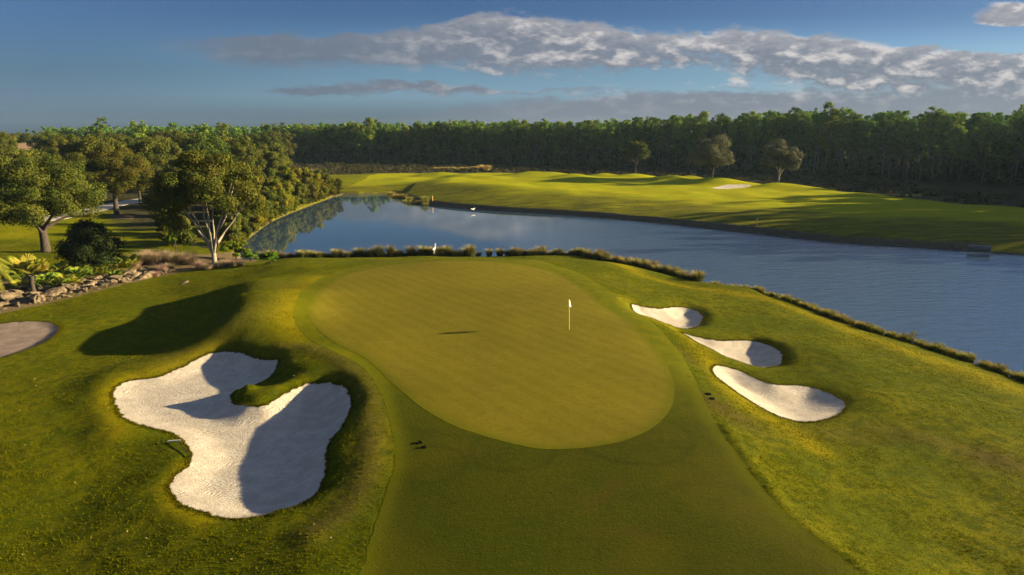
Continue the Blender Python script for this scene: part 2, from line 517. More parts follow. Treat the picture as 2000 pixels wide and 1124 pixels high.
def raw_h(x, y):
    z = base_h(x, y)
    for px, py, gz, amp, rx, ry in MOUNDS:
        cx, cy = at(px, py, gz + amp * 0.7)
        z += 1.15 * amp * np.exp(-((x - cx) / (rx * 0.80 + 0.9 * math.sin(px))) ** 2 - ((y - cy) / ry) ** 2)
    m = (x > -45) & (x < 0) & (y > 15) & (y < 60)
    if m.any():
        d = seg_dist(x[m], y[m], np.array(BERM), closed=False)
        z[m] += 0.12 * np.exp(-(d / 0.8) ** 2)
    m = (x > 3) & (x < 25) & (y > 10) & (y < 45)
    if m.any():
        d = seg_dist(x[m], y[m], np.array([at(a, b, 3.05) for a, b in [(1418, 832), (1464, 896), (1514, 960), (1574, 1020), (1652, 1078), (1725, 1124), (1900, 1230)]]), closed=False)
        z[m] += 0.13 * np.exp(-(d / 0.38) ** 2)
    for px, py, gz, amp, rx in ((530, 748, 2.2, -0.55, 1.3), (486, 776, 2.0, 0.32, 0.5)):
        cx, cy = at(px, py, gz)
        z += amp * np.exp(-((x - cx) ** 2 + (y - cy) ** 2) / rx ** 2)
    m = (x > -40) & (x < -6) & (y > 18) & (y < 60)
    if m.any():
        d = seg_dist(x[m], y[m], np.array([at(a, b, 2.0) for a, b in [(235, 850), (196, 815), (190, 765), (225, 727), (300, 708), (355, 690), (400, 668)]]), closed=False)
        z[m] += 0.20 * np.exp(-(d / 1.5) ** 2)
    near = (y < 110) & (y > -60) & (np.abs(x) < 120)
    soft = np.ones_like(x)
    G0 = np.array([at(a, b, 3.1) for a, b in PX_GREEN[::2]])
    soft -= 0.75 * sstep(-4.0, 1.0, sdist(x, y, G0, 5))
    F0 = np.array([at(a, b, 2.9) for a, b in PX_FAIR[::2]])
    soft = np.minimum(soft, 1 - 0.6 * sstep(-2.0, 1.0, sdist(x, y, F0, 4)))
    z += np.where(near, 0.34 * soft, 0.4) * vnoise(x / 6.0 + 40, y / 6.0 + 40, 0) + 0.10 * soft * vnoise(x / 2.3 + 80, y / 2.3 + 80, 1) + 0.035 * soft * near * vnoise(x / 0.8 + 20, y / 0.8 + 20, 2)
    return z


def with_lake(x, y, z):
    d = -sdist(x, y, LAKE, 40)                       # positive on land
    far = y > 97
    lim = np.where(far, 0.05 + 0.75 * sstep(0.0, 1.1, d) + np.maximum(d - 1.0, 0) * 0.16, 0.05 + np.where(x > 25, 0.24, 0.45) * np.maximum(d, 0))
    left = x < -28
    lim = np.where(left, 0.05 + 0.4 * sstep(0, 1.2, d) + 0.14 * np.maximum(d, 0), lim)
    k = 0.35
    h = np.clip(0.5 + 0.5 * (lim - z) / k, 0, 1)      # smooth minimum
    zz = lim * (1 - h) + z * h - k * h * (1 - h)
    return np.where(d > 0, np.maximum(zz, 0.02), -0.1 + np.maximum(d, -3) * 0.35)


# grid shared by everything that has to stand on the ground
def axis(lo, hi, f):
    a = [0.0]
    while a[-1] < hi:
        a.append(a[-1] + f(a[-1]))
    b = [0.0]
    while b[-1] > lo:
        b.append(b[-1] - f(b[-1]))
    return np.array(b[:0:-1] + a)


GX = axis(-1000, 1000, lambda t: 0.21 if abs(t) < 42 else 0.21 + (abs(t) - 42) * 0.012)
GY = axis(-120, 1300, lambda t: 0.19 if 14 <= t < 62 else (0.19 + max(t - 62, 0) * 0.0075 if t >= 62 else 0.19 + (14 - t) * 0.05))
XX, YY = np.meshgrid(GX, GY)
Z_RAW = raw_h(XX.copy(), YY.copy())
Z_BASE = with_lake(XX, YY, Z_RAW)
ZZ = Z_BASE.copy()


def hgt(x, y):
    x = np.asarray(x, float); y = np.asarray(y, float)
    i = np.clip(np.searchsorted(GX, x) - 1, 0, len(GX) - 2)
    j = np.clip(np.searchsorted(GY, y) - 1, 0, len(GY) - 2)
    fx = (x - GX[i]) / (GX[i + 1] - GX[i]); fy = (y - GY[j]) / (GY[j + 1] - GY[j])
    fx = np.clip(fx, 0, 1); fy = np.clip(fy, 0, 1)
    return (ZZ[j, i] * (1 - fx) + ZZ[j, i + 1] * fx) * (1 - fy) + (ZZ[j + 1, i] * (1 - fx) + ZZ[j + 1, i + 1] * fx) * fy


def on_ground(px, py, tmax=420, t0=14):
    d = ray(px, py)
    t = np.concatenate([np.arange(t0, 110, 0.1), np.arange(110, tmax, 0.4)])
    g = CAM_H + d[2] * t - hgt(d[0] * t, d[1] * t)
    k = np.where(g < 0)[0]
    if len(k) == 0:
        return at(px, py, 1.5)
    k = k[0]
    if k == 0:
        tt = t[0]
    else:
        tt = t[k - 1] + (t[k] - t[k - 1]) * g[k - 1] / (g[k - 1] - g[k])
    return (d[0] * tt, d[1] * tt)


def trace(PX):
    return np.array([on_ground(*p) for p in PX])


# bunkers: (outline, floor as drop below the rim, reach outside, reach inside)
def dig(specs):
    global ZZ
    Z = Z_BASE.copy()
    for P, mode, val, w_out, w_in in specs:
        d = sdist(XX, YY, P, w_out + 0.5)
        S = sstep(-w_out, w_in, d)
        S = np.where(d <= -w_out, 0, S)
        if mode == 'floor':
            Z = Z * (1 - S) + np.minimum(Z, val + 0.0 * Z) * S
        else:
            Z = Z - val * S
    ZZ = Z
    return Z


P_GREEN = P_BIG = P_A = P_B = P_C = P_WASTE = P_FARB = None
for it in range(3):
    P_BIG, P_A, P_B, P_C, P_WASTE, P_FARB = [trace(p) for p in (PX_BIG, PX_A, PX_B, PX_C, PX_WASTE, PX_FARB)]
    dig([(P_BIG, 'floor', 1.62, 1.0, 1.7), (P_A, 'drop', 0.80, 1.3, 1.6), (P_B, 'drop', 0.80, 1.3, 1.8), (P_C, 'drop', 0.55, 1.0, 2.4), (P_WASTE, 'drop', 0.22, 0.5, 0.8), (P_FARB, 'drop', 0.3, 1.0, 1.5)])
P_GREEN, P_FAIR = trace(PX_GREEN), trace(PX_FAIR[1:-2] + [PX_FAIR[-2]])
P_FAIR = np.array([(-7.0, 12.0)] + [tuple(p) for p in trace(PX_FAIR[1:-3])] + [(11.8, 17.5), (9.5, 12.0)])

# ------------------------------------------------------------------ surface masks for the ground's own colour and painted sun on its rims
def spot(px, py, rx, ry, rot=0):
    cx, cy = on_ground(px, py)
    dx, dy = XX - cx, YY - cy
    c, s = math.cos(R(rot)), math.sin(R(rot))
    return np.exp(-((dx * c + dy * s) / rx) ** 2 - ((-dx * s + dy * c) / ry) ** 2)


d_lake = -sdist(XX, YY, LAKE, 40)
wob_n = vnoise(XX / 1.3, YY / 1.3, 2)
mud = np.where(YY > 97, 1 - sstep(1.0, 2.2, d_lake + wob_n * 1.0), 1 - sstep(0.3, 0.8, d_lake + wob_n * 0.6))
mud = np.where((XX < -28) & (YY > 90), (1 - sstep(0.0, 1.1, d_lake + wob_n * 2.2 + 0.4)) * 0.8, mud)
dry = 1.0 * spot(1415, 800, 0.9, 2.6, 25) + 0.7 * spot(1330, 690, 0.5, 2.5, 20) + 0.8 * spot(1950, 900, 1.6, 1.2) + 0.5 * spot(1820, 860, 3.5, 0.9, -30) + 0.45 * spot(1650, 850, 3, 1) + 0.4 * spot(470, 610, 2.5, 5) + 0.55 * spot(560, 560, 3, 2) + 0.3 * spot(330, 700, 3, 3)
dry += 0.4 * spot(1220, 560, 1.0, 4, 25)
mb = (XX > -45) & (XX < 0) & (YY > 15) & (YY < 60)
db = seg_dist(XX[mb], YY[mb], np.array(BERM), closed=False)
dry[mb] += 0.75 * np.exp(-(db / 0.75) ** 2)
dry = np.clip(dry, 0, 1)
gold = np.zeros_like(XX)  # sunlight painted as yellow on sun-facing rims and shore, partly shorter grass
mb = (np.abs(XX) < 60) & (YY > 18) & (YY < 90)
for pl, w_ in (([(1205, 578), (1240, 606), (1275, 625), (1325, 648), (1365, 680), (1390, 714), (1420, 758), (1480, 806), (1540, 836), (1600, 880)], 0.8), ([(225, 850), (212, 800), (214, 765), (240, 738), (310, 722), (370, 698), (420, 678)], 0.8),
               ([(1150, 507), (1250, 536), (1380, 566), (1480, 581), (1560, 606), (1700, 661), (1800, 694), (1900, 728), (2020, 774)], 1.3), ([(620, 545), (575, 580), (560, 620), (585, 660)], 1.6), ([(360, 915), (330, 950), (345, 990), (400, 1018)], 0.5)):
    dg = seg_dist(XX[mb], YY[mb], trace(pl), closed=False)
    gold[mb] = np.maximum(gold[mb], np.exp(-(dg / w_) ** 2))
# woodland and rough floor: beyond the far fairway's crest line, and among the left trees
CREST = [at(x, y, 2.6) for x, y in [(560, 338), (640, 336), (800, 333), (900, 335), (1000, 334), (1100, 340), (1200, 343), (1310, 343), (1400, 352), (1560, 363), (1700, 379), (1850, 391), (2000, 400), (2300, 415)]]
CREST = np.array(CREST + [(230, 100), (1400, 0), (1400, 3000), (-1600, 3000), (-1600, 330), (-110, 260)])
litter = sstep(-1.5, 2.0, sdist(XX, YY, CREST, 30) + wob_n * 2)
LEFTW = np.array([(-62, 108), (-48, 118), (-50, 150), (-58, 195), (-70, 250), (-300, 400), (-500, 300), (-500, 120), (-140, 150), (-100, 150), (-75, 128)])
litter = np.maximum(litter, sstep(-3, 3, sdist(XX, YY, LEFTW, 30) + wob_n * 3))
ROCKP = trace([(-60, 625), (0, 612), (60, 600), (130, 584), (200, 565), (300, 543), (345, 533), (430, 520), (500, 512), (500, 500), (400, 498), (330, 500), (260, 505), (200, 520), (100, 530), (0, 545), (-80, 560)])
stony = sstep(-0.8, 0.5, sdist(XX, YY, ROCKP, 10) + wob_n * 0.8)
lower = np.where(YY > 97, 1 - sstep(9, 26, d_lake + vnoise(XX / 9, YY / 3, 3) * 10 - np.clip(XX, -10, 60) * 0.06), 0) * (1 - litter)   # unmown slope above the far bank

nx, ny = len(GX), len(GY)
V = np.stack([XX.ravel(), YY.ravel(), ZZ.ravel()], 1)
idx = np.arange(nx * ny).reshape(ny, nx)
Fq = np.stack([idx[:-1, :-1].ravel(), idx[:-1, 1:].ravel(), idx[1:, 1:].ravel(), idx[1:, :-1].ravel()], 1)
me = np_mesh('ground', V, Fq, True)


def put_attr(me, name, arr):
    a = me.attributes.new(name, 'FLOAT', 'POINT')
    a.data.foreach_set('value', np.ascontiguousarray(arr.ravel(), dtype=np.float32))


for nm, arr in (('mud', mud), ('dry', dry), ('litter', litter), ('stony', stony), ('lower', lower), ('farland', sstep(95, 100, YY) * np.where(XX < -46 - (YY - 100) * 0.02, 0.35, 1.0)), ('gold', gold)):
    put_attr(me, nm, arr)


def attr(t, name):
    a = t.new('ShaderNodeAttribute', attribute_name=name)
    return a.outputs['Fac']


def obj_co(t):
    return t.new('ShaderNodeNewGeometry').outputs['Position']


m_ground, t, out = material('rough turf')
P = obj_co(t)
n1 = t.noise(P, 0.22, 4, 0.6)
n2 = t.noise(P, 1.6, 5, 0.65)
n3 = t.noise(P, 13.0, 4, 0.75)
stretch = t.vm('MULTIPLY', P, (1.0, 2.3, 1.0))
n4 = t.noise(stretch, 5.5, 6, 0.78, 0.4)
c = t.mix(t.step(n1, 0.35, 0.65), (0.072, 0.094, 0.0010), (0.128, 0.126, 0.0012))
c = t.mix(t.step(n2, 0.40, 0.66), c, (0.045, 0.064, 0.001))
c = t.mix(t.m('MULTIPLY', t.step(n4, 0.45, 0.75), 0.5), c, (0.150, 0.122, 0.004))
c = t.mix(t.m('MULTIPLY', t.step(n3, 0.48, 0.68), 0.5), c, (0.020, 0.026, 0.001))
c = t.mix(t.m('MULTIPLY', attr(t, 'gold'), t.step(n2, 0.25, 0.6, 0.35, 0.95)), c, (0.20, 0.165, 0.001))  # yellow lift stands in for low sun on the rims, partly yellower turf
# mown far land: smoother and brighter
fw = t.mix(t.step(n1, 0.3, 0.7), (0.245, 0.270, 0.001), (0.305, 0.285, 0.001))
c = t.mix(t.m('MULTIPLY', attr(t, 'farland'), 0.85), c, fw)
streaks = t.noise(t.vm('MULTIPLY', P, (0.12, 1.0, 1.0)), 1.4, 5, 0.7)
c = t.mix(t.m('MULTIPLY', attr(t, 'lower'), t.step(streaks, 0.30, 0.62, 0.35, 1.0)), c, (0.062, 0.062, 0.006))
dryc = t.mix(t.step(n4, 0.4, 0.6), (0.060, 0.044, 0.016), (0.105, 0.082, 0.014))
c = t.mix(t.m('MULTIPLY', attr(t, 'dry'), t.step(n4, 0.30, 0.55)), c, dryc)
c = t.mix(t.step(t.m('ADD', attr(t, 'stony'), t.m('MULTIPLY', t.m('SUBTRACT', n2, 0.5), 0.6)), 0.4, 0.6), c, t.mix(t.step(n4, 0.35, 0.65), (0.075, 0.055, 0.026), (0.20, 0.150, 0.080)))
c = t.mix(attr(t, 'litter'), c, t.mix(t.step(n2, 0.4, 0.6), (0.030, 0.026, 0.014), (0.05, 0.05, 0.02)))
mudc = t.mix(t.step(n3, 0.4, 0.62), (0.035, 0.026, 0.018), (0.15, 0.12, 0.07))
c = t.mix(t.step(t.m('ADD', attr(t, 'mud'), t.m('MULTIPLY', t.m('SUBTRACT', n2, 0.5), 0.5)), 0.35, 0.65), c, mudc)
hgt_n = t.m('ADD', t.m('MULTIPLY', n4, 1.0), t.m('MULTIPLY', n3, 0.5))
hgt_n = t.m('MULTIPLY', hgt_n, t.m('SUBTRACT', 1.0, t.m('MULTIPLY', attr(t, 'farland'), 0.5)))
principled(t, out, c, 0.95, 0.03, bump(t, hgt_n, 1.0, 0.13, bump(t, n2, 0.7, 0.22)))
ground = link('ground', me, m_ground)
tag(ground, kind='structure')


# ------------------------------------------------------------------ sheets laid on the ground
def sheet(name, P, step, lift, mat, jitter=0.0, skirt=0.06, edge=0.2, closed_spline=True):
    B = catmull(P, edge) if closed_spline else np.asarray(P)
    if jitter:
        k = len(B)
        s = np.arange(k)
        nrm = np.roll(B, -1, 0) - np.roll(B, 1, 0)
        nrm = np.stack([-nrm[:, 1], nrm[:, 0]], 1) / (np.linalg.norm(nrm, axis=1)[:, None] + 1e-9)
        B = B + nrm * ((vnoise(B[:, 0] * 3.1, B[:, 1] * 3.1, 1) + vnoise(B[:, 0] * 9, B[:, 1] * 9, 2) * 0.8) * jitter)[:, None]
    x0, y0 = B.min(0); x1, y1 = B.max(0)
    gx, gy = np.meshgrid(np.arange(x0, x1, step), np.arange(y0, y1, step))
    gx = gx.ravel() + rng.uniform(-0.1, 0.1, gx.size) * step
    gy = gy.ravel() + rng.uniform(-0.1, 0.1, gy.size) * step
    d = sdist(gx, gy, B)
    k = d > step * 0.45
    pts = [Vector((float(a), float(b))) for a, b in B] + [Vector((float(a), float(b))) for a, b in zip(gx[k], gy[k])]
    nb = len(B)
    vs, es, fs, ov, oe, of = delaunay_2d_cdt(pts, [], [list(range(nb))], 1, 1e-6)
    vs = np.array([(p.x, p.y) for p in vs])
    z = hgt(vs[:, 0], vs[:, 1]) + lift
    fs = [f for f in fs if len(f) == 3]
    V = np.column_stack([vs, z])
    # skirt: boundary edges get a drop
    from collections import Counter
    cnt = Counter()
    for f in fs:
        for a, b in ((f[0], f[1]), (f[1], f[2]), (f[2], f[0])):
            cnt[(min(a, b), max(a, b))] += 1
    bd = [(a, b) for f in fs for a, b in ((f[0], f[1]), (f[1], f[2]), (f[2], f[0])) if cnt[(min(a, b), max(a, b))] == 1]
    bv = sorted({i for e in bd for i in e})
    mp = {i: len(V) + q for q, i in enumerate(bv)}
    low_v = V[bv].copy()
    low_v[:, 2] -= lift + skirt
    mt = {i: len(V) + len(bv) + q for q, i in enumerate(bv)}
    V = np.vstack([V, low_v, V[bv]])
    tris = list(fs)
    for a, b in bd:
        tris.append((mt[b], mt[a], mp[a]))
        tris.append((mt[b], mp[a], mp[b]))
    me = np_mesh(name, V, np.array(tris), True)
    rim = np.maximum(sdist(V[:, 0], V[:, 1], B), 0)
    a_ = me.attributes.new('rim', 'FLOAT', 'POINT')
    a_.data.foreach_set('value', np.ascontiguousarray(rim, dtype=np.float32))
    o = link(name, me, mat)
    tag(o, kind='structure')
    return o, B


# sand
def sand_material(name, c0, c1):
    m, t, out = material(name)
    P = obj_co(t)
    a = t.noise(P, 1.2, 5, 0.6)
    b = t.noise(P, 26, 3, 0.7)
    s = t.noise(t.vm('MULTIPLY', P, (0.35, 1.0, 1.0)), 12, 3, 0.5, 0.8)
    wv = t.new('ShaderNodeTexWave', wave_type='BANDS', bands_direction='X', wave_profile='SIN')
    t.l.new(t.vm('ADD', t.vm('MULTIPLY', P, (0.35, 1.0, 0.3)), t.xyz(t.m('MULTIPLY', t.noise(P, 0.5, 2), 2.2), 0.0, 0.0)), wv.inputs[0])
    rot = t.new('ShaderNodeVectorRotate', rotation_type='Z_AXIS')
    t.l.new(t.vm('ADD', P, t.xyz(0.0, t.m('MULTIPLY', t.noise(P, 0.35, 2), 3.0), 0.0)), rot.inputs[0])
    rot.inputs['Angle'].default_value = R(62)
    t.l.new(rot.outputs[0], wv.inputs[0])
    wv.inputs['Scale'].default_value = 2.6
    wv.inputs['Distortion'].default_value = 1.0
    wv.inputs['Detail'].default_value = 2
    c = t.mix(t.step(a, 0.35, 0.7), c0, c1)
    d6 = t.noise(P, 5.5, 5, 0.75)
    c = t.mix(t.m('MULTIPLY', t.step(d6, 0.50, 0.68), 0.45), c, tuple(q * 0.66 for q in c0))
    c = t.mix(t.m('MULTIPLY', t.step(b, 0.55, 0.70), 0.45), c, tuple(q * 0.6 for q in c0))
    h = t.m('ADD', t.m('MULTIPLY', wv.outputs[1], 0.35), t.m('ADD', t.m('MULTIPLY', b, 0.5), t.m('MULTIPLY', s, 0.5)))
    principled(t, out, c, 0.95, 0.1, bump(t, h, 0.8, 0.06, bump(t, d6, 0.8, 0.09)))
    return m


m_sand = sand_material('white bunker sand', (0.40, 0.352, 0.275), (0.50, 0.450, 0.360))
m_waste = sand_material('grey brown crushed shell', (0.19, 0.145, 0.11), (0.26, 0.205, 0.16))
o, B_BIG = sheet('bunker_sand', P_BIG, 0.2, 0.022, m_sand, 0.14, edge=0.12)
tag(o, 'large white sand bunker with two lobes and a finger of grass, left of the green')
o, B_A = sheet('bunker_sand', P_A, 0.18, 0.022, m_sand, 0.10, edge=0.12)
tag(o, 'smallest white sand bunker right of the green, nearest the lake')
o, B_B = sheet('bunker_sand', P_B, 0.18, 0.022, m_sand, 0.10, edge=0.12)
tag(o, 'middle white sand bunker of the three right of the green')
o, B_C = sheet('bunker_sand', P_C, 0.2, 0.022, m_sand, 0.10, edge=0.12)
tag(o, 'nearest and largest white sand bunker right of the green')
o, B_W = sheet('waste_area', P_WASTE, 0.25, 0.02, m_waste, 0.10, edge=0.15)
o, _ = sheet('bunker_sand', P_FARB, 0.8, 0.06, m_sand, 0.0, edge=0.5)
tag(o, 'thin white sand bunker far across the lake on the fairway')

# putting green and approach
m_green, t, out = material('putting green turf')
P = obj_co(t)
n1 = t.noise(P, 0.16, 3, 0.6, 0.5)
n2 = t.noise(P, 1.1, 5, 0.7)
n3 = t.noise(P, 12, 3, 0.7)
c = t.mix(t.step(n1, 0.35, 0.65), (0.122, 0.102, 0.0050), (0.150, 0.122, 0.0070))
c = t.mix(t.m('MULTIPLY', t.step(n2, 0.35, 0.7), 0.5), c, (0.104, 0.094, 0.005))
c = t.mix(t.m('MULTIPLY', t.step(n3, 0.4, 0.7), 0.15), c, (0.07, 0.065, 0.004))
n5 = t.noise(P, 3.2, 4, 0.75)
c = t.mix(t.m('MULTIPLY', t.step(n5, 0.44, 0.66), 0.5), c, (0.082, 0.080, 0.004))
pat = t.noise(P, 0.7, 4, 0.7, 0.5)
c = t.mix(t.m('MULTIPLY', t.step(pat, 0.52, 0.70), 0.35), c, (0.175, 0.128, 0.016))
rot = t.new('ShaderNodeVectorRotate', rotation_type='Z_AXIS')
t.l.new(P, rot.inputs[0])
rot.inputs['Angle'].default_value = R(-38)
sx = t.new('ShaderNodeSeparateXYZ')
t.l.new(rot.outputs[0], sx.inputs[0])
strip = t.step(t.m('SINE', t.m('MULTIPLY', t.m('ADD', sx.outputs[0], t.m('MULTIPLY', n1, 0.8)), 5.2)), -0.4, 0.4)
c = t.mix(t.m('MULTIPLY', strip, 0.16), c, (0.17, 0.15, 0.008))
rimf = t.step(t.m('ADD', attr(t, 'rim'), t.m('MULTIPLY', t.m('SUBTRACT', n5, 0.5), 1.1)), 0.75, 0.0)
c = t.mix(t.m('MULTIPLY', rimf, 0.8), c, t.mix(t.step(n2, 0.35, 0.65), (0.070, 0.080, 0.001), (0.100, 0.096, 0.001)))
principled(t, out, c, 0.9, 0.04, bump(t, n3, 0.5, 0.03, bump(t, n5, 0.4, 0.03)))
o, B_G = sheet('putting_green', P_GREEN, 0.45, 0.016, m_green, 0.03, edge=0.3)

m_fair, t, out = material('approach turf')
P = obj_co(t)
n1 = t.noise(P, 0.13, 4, 0.6, 0.6)
n2 = t.noise(P, 0.9, 5, 0.7)
n3 = t.noise(P, 11, 4, 0.75)
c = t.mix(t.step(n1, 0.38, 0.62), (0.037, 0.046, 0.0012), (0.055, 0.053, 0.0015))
c = t.mix(t.m('MULTIPLY', t.step(n2, 0.4, 0.7), 0.5), c, (0.026, 0.034, 0.001))
c = t.mix(t.m('MULTIPLY', t.step(n3, 0.4, 0.7), 0.3), c, (0.016, 0.020, 0.001))
n6 = t.noise(P, 4.0, 5, 0.75)
c = t.mix(t.m('MULTIPLY', t.step(n6, 0.45, 0.68), 0.55), c, (0.062, 0.058, 0.002))
wear = t.noise(P, 0.35, 4, 0.65, 0.8)
c = t.mix(t.m('MULTIPLY', t.step(wear, 0.55, 0.72), 0.5), c, (0.060, 0.043, 0.006))
for (qx, qy), rad_m, wd_m in ((at(1000, 880, 3.0), 1.9, 0.30), (at(1240, 860, 3.0), 2.6, 0.30), (at(838, 900, 3.0), 1.6, 0.28), (at(1010, 700, 3.0), 11.5, 0.35)):
    dd_ = t.new('ShaderNodeVectorMath', operation='DISTANCE')
    t.l.new(t.vm('MULTIPLY', P, (1, 1, 0)), dd_.inputs[0])
    dd_.inputs[1].default_value = (qx, qy, 0)
    ringv = t.m('ABSOLUTE', t.m('SUBTRACT', t.m('ADD', dd_.outputs['Value'], t.m('MULTIPLY', wear, 0.8)), rad_m + 0.4))
    c = t.mix(t.m('MULTIPLY', t.step(ringv, wd_m, 0.0), 0.38), c, (0.022, 0.030, 0.001))
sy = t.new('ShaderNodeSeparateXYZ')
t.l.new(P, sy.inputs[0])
col_y = t.step(t.m('ADD', sy.outputs[1], t.m('MULTIPLY', n1, 9)), 33, 46)  # brighter collar turf far off; near darkening partly paints in lens vignette
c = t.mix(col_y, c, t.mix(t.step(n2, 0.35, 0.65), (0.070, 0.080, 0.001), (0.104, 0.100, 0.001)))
rimf = t.step(t.m('ADD', attr(t, 'rim'), t.m('MULTIPLY', t.m('SUBTRACT', n6, 0.5), 1.8)), 0.9, 0.0)
c = t.mix(t.m('MULTIPLY', rimf, 0.5), c, t.mix(t.step(n6, 0.35, 0.65), (0.074, 0.090, 0.001), (0.118, 0.112, 0.001)))
principled(t, out, c, 0.92, 0.03, bump(t, n3, 0.8, 0.05, bump(t, n6, 0.5, 0.06)))
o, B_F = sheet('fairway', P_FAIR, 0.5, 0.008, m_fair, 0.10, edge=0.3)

# ------------------------------------------------------------------ water
m_water, t, out = material('lake water')
P = obj_co(t)
sp = t.new('ShaderNodeSeparateXYZ')
t.l.new(P, sp.inputs[0])
ww = t.noise(t.vm("MULTIPLY", P, (0.45, 1.0, 1.0)), 1.0, 3, 0.55, 0.3)
w2 = t.noise(t.vm('MULTIPLY', P, (0.7, 1.2, 1.0)), 5.5, 3, 0.6)
calm = t.step(t.m('ADD', sp.outputs[0], t.m('ADD', t.m('MULTIPLY', t.noise(P, 0.03, 3), 30), t.m('MULTIPLY', sp.outputs[1], -0.16))), -6, 24)
hh = t.m('MULTIPLY', t.m('ADD', ww, t.m('MULTIPLY', w2, 0.35)), t.m('MULTIPLY_ADD', calm, 0.99, 0.01))
pw = principled(t, out, (0.030, 0.058, 0.090), 0.03, 0.5, bump(t, hh, 1.0, 0.10))
pw.inputs['IOR'].default_value = 1.6
xs = np.linspace(-75, 230, 120); ys = np.linspace(-60, 215, 120)
wx, wy = np.meshgrid(xs, ys)
ii = np.arange(wx.size).reshape(wx.shape)
me = np_mesh('lake', np.stack([wx.ravel(), wy.ravel(), np.zeros(wx.size)], 1), np.stack([ii[:-1, :-1].ravel(), ii[:-1, 1:].ravel(), ii[1:, 1:].ravel(), ii[1:, :-1].ravel()], 1), True)
tag(link('lake', me, m_water), kind='structure')

#@@OBJECTS@@
# ------------------------------------------------------------------ plant and rock building blocks
def leaf_mat(name, cols, trans=0.25, rough=0.7, tint=0.25, tip=None):
    m, t, out = material(name)
    g = t.new('ShaderNodeNewGeometry')
    r = g.outputs['Random Per Island']
    oi = t.new('ShaderNodeObjectInfo').outputs['Random']
    c = t.mix(t.step(r, 0.1, 0.9, interp='LINEAR'), cols[0], cols[1])
    if len(cols) > 2:
        c = t.mix(t.step(t.noise(g.outputs['Position'], 0.45, 3, 0.6), 0.42, 0.62), c, cols[2])
    if tip:
        so = t.new('ShaderNodeSeparateXYZ')
        t.l.new(t.new('ShaderNodeTexCoord').outputs['Object'], so.inputs[0])
        c = t.mix(t.step(so.outputs[2], tip[0], tip[1]), c, tip[2])
    hs = t.new('ShaderNodeHueSaturation')
    t.l.new(c, hs.inputs['Color'])
    t.l.new(t.m('MULTIPLY_ADD', oi, 0.05, 0.475), hs.inputs['Hue'])
    t.l.new(t.m('MULTIPLY_ADD', t.m('FRACT', t.m('MULTIPLY', oi, 7.31)), 2 * tint, 1.0 - tint), hs.inputs['Value'])
    d = t.new('ShaderNodeBsdfDiffuse')
    t.l.new(hs.outputs[0], d.inputs[0])
    tr = t.new('ShaderNodeBsdfTranslucent')
    t.l.new(hs.outputs[0], tr.inputs[0])
    mx = t.new('ShaderNodeMixShader')
    mx.inputs[0].default_value = trans
    t.l.new(d.outputs[0], mx.inputs[1])
    t.l.new(tr.outputs[0], mx.inputs[2])
    t.l.new(mx.outputs[0], out.inputs[0])
    return m


def bark_mat(name, c0, c1, scale=6):
    m, t, out = material(name)
    tcn = t.new('ShaderNodeTexCoord').outputs['Object']
    n = t.noise(t.vm('MULTIPLY', tcn, (3, 3, 0.6)), scale, 5, 0.7)
    c = t.mix(t.step(n, 0.35, 0.65), c0, c1)
    principled(t, out, c, 0.9, 0.15, bump(t, n, 0.6, 0.04))
    return m


def unit(v):
    return v / (np.linalg.norm(v, axis=-1, keepdims=True) + 1e-9)


def leaf_quads(C, N, size, aspect=0.6, r=rng):
    """rhombic leaf sprays at C facing roughly N"""
    n = len(C)
    a = unit(np.cross(N, unit(r.normal(size=(n, 3)))))
    b = np.cross(unit(N), a)
    s = size * r.uniform(0.6, 1.3, (n, 1))
    V = np.stack([C - a * s, C - b * s * aspect, C + a * s, C + b * s * aspect], 1).reshape(-1, 3)
    Fq = np.arange(4 * n).reshape(n, 4)
    return V, Fq


def blob_leaves(centers, radii, counts, flat=0.85, r=rng, shell=(0.62, 1.06), jit=0.7):
    Cs, Ns = [], []
    for c, rad, k in zip(centers, radii, counts):
        d = unit(r.normal(size=(k, 3)))
        q = r.uniform(*shell, (k, 1))
        p = d * q * rad
        p[:, 2] *= flat
        Cs.append(c + p)
        Ns.append(unit(d + jit * r.normal(size=(k, 3)) * 0.6))
    return np.vstack(Cs), np.vstack(Ns)


def tube(path, radii, sides=7, cap=True):
    path = np.asarray(path, float)
    n = len(path)
    V, Fa = [], []
    for i, p in enumerate(path):
        d = unit((path[min(i + 1, n - 1)] - path[max(i - 1, 0)])[None])[0]
        up = np.array([0, 0, 1.0]) if abs(d[2]) < 0.9 else np.array([1.0, 0, 0])
        a = unit(np.cross(d, up)[None])[0]
        b = np.cross(d, a)
        for k in range(sides):
            th = 2 * math.pi * k / sides
            V.append(p + (a * math.cos(th) + b * math.sin(th)) * radii[i])
    for i in range(n - 1):
        for k in range(sides):
            k2 = (k + 1) % sides
            Fa.append((i * sides + k, i * sides + k2, (i + 1) * sides + k2, (i + 1) * sides + k))
    return np.array(V), np.array(Fa)


def join(parts):
    Vs, Fs, o = [], [], 0
    for V, Fq in parts:
        Vs.append(V); Fs.append(np.asarray(Fq) + o); o += len(V)
    return np.vstack(Vs), np.vstack(Fs)


def limb(p0, p1, r0, r1, bend=0.1, k=5, sides=7, r=rng):
    p0 = np.array(p0, float); p1 = np.array(p1, float)
    L = np.linalg.norm(p1 - p0)
    off = r.normal(size=3) * bend * L
    tt = np.linspace(0, 1, k)
    path = [p0 + (p1 - p0) * q + off * math.sin(math.pi * q) * 0.6 for q in tt]
    return tube(path, [r0 + (r1 - r0) * q for q in tt], sides)


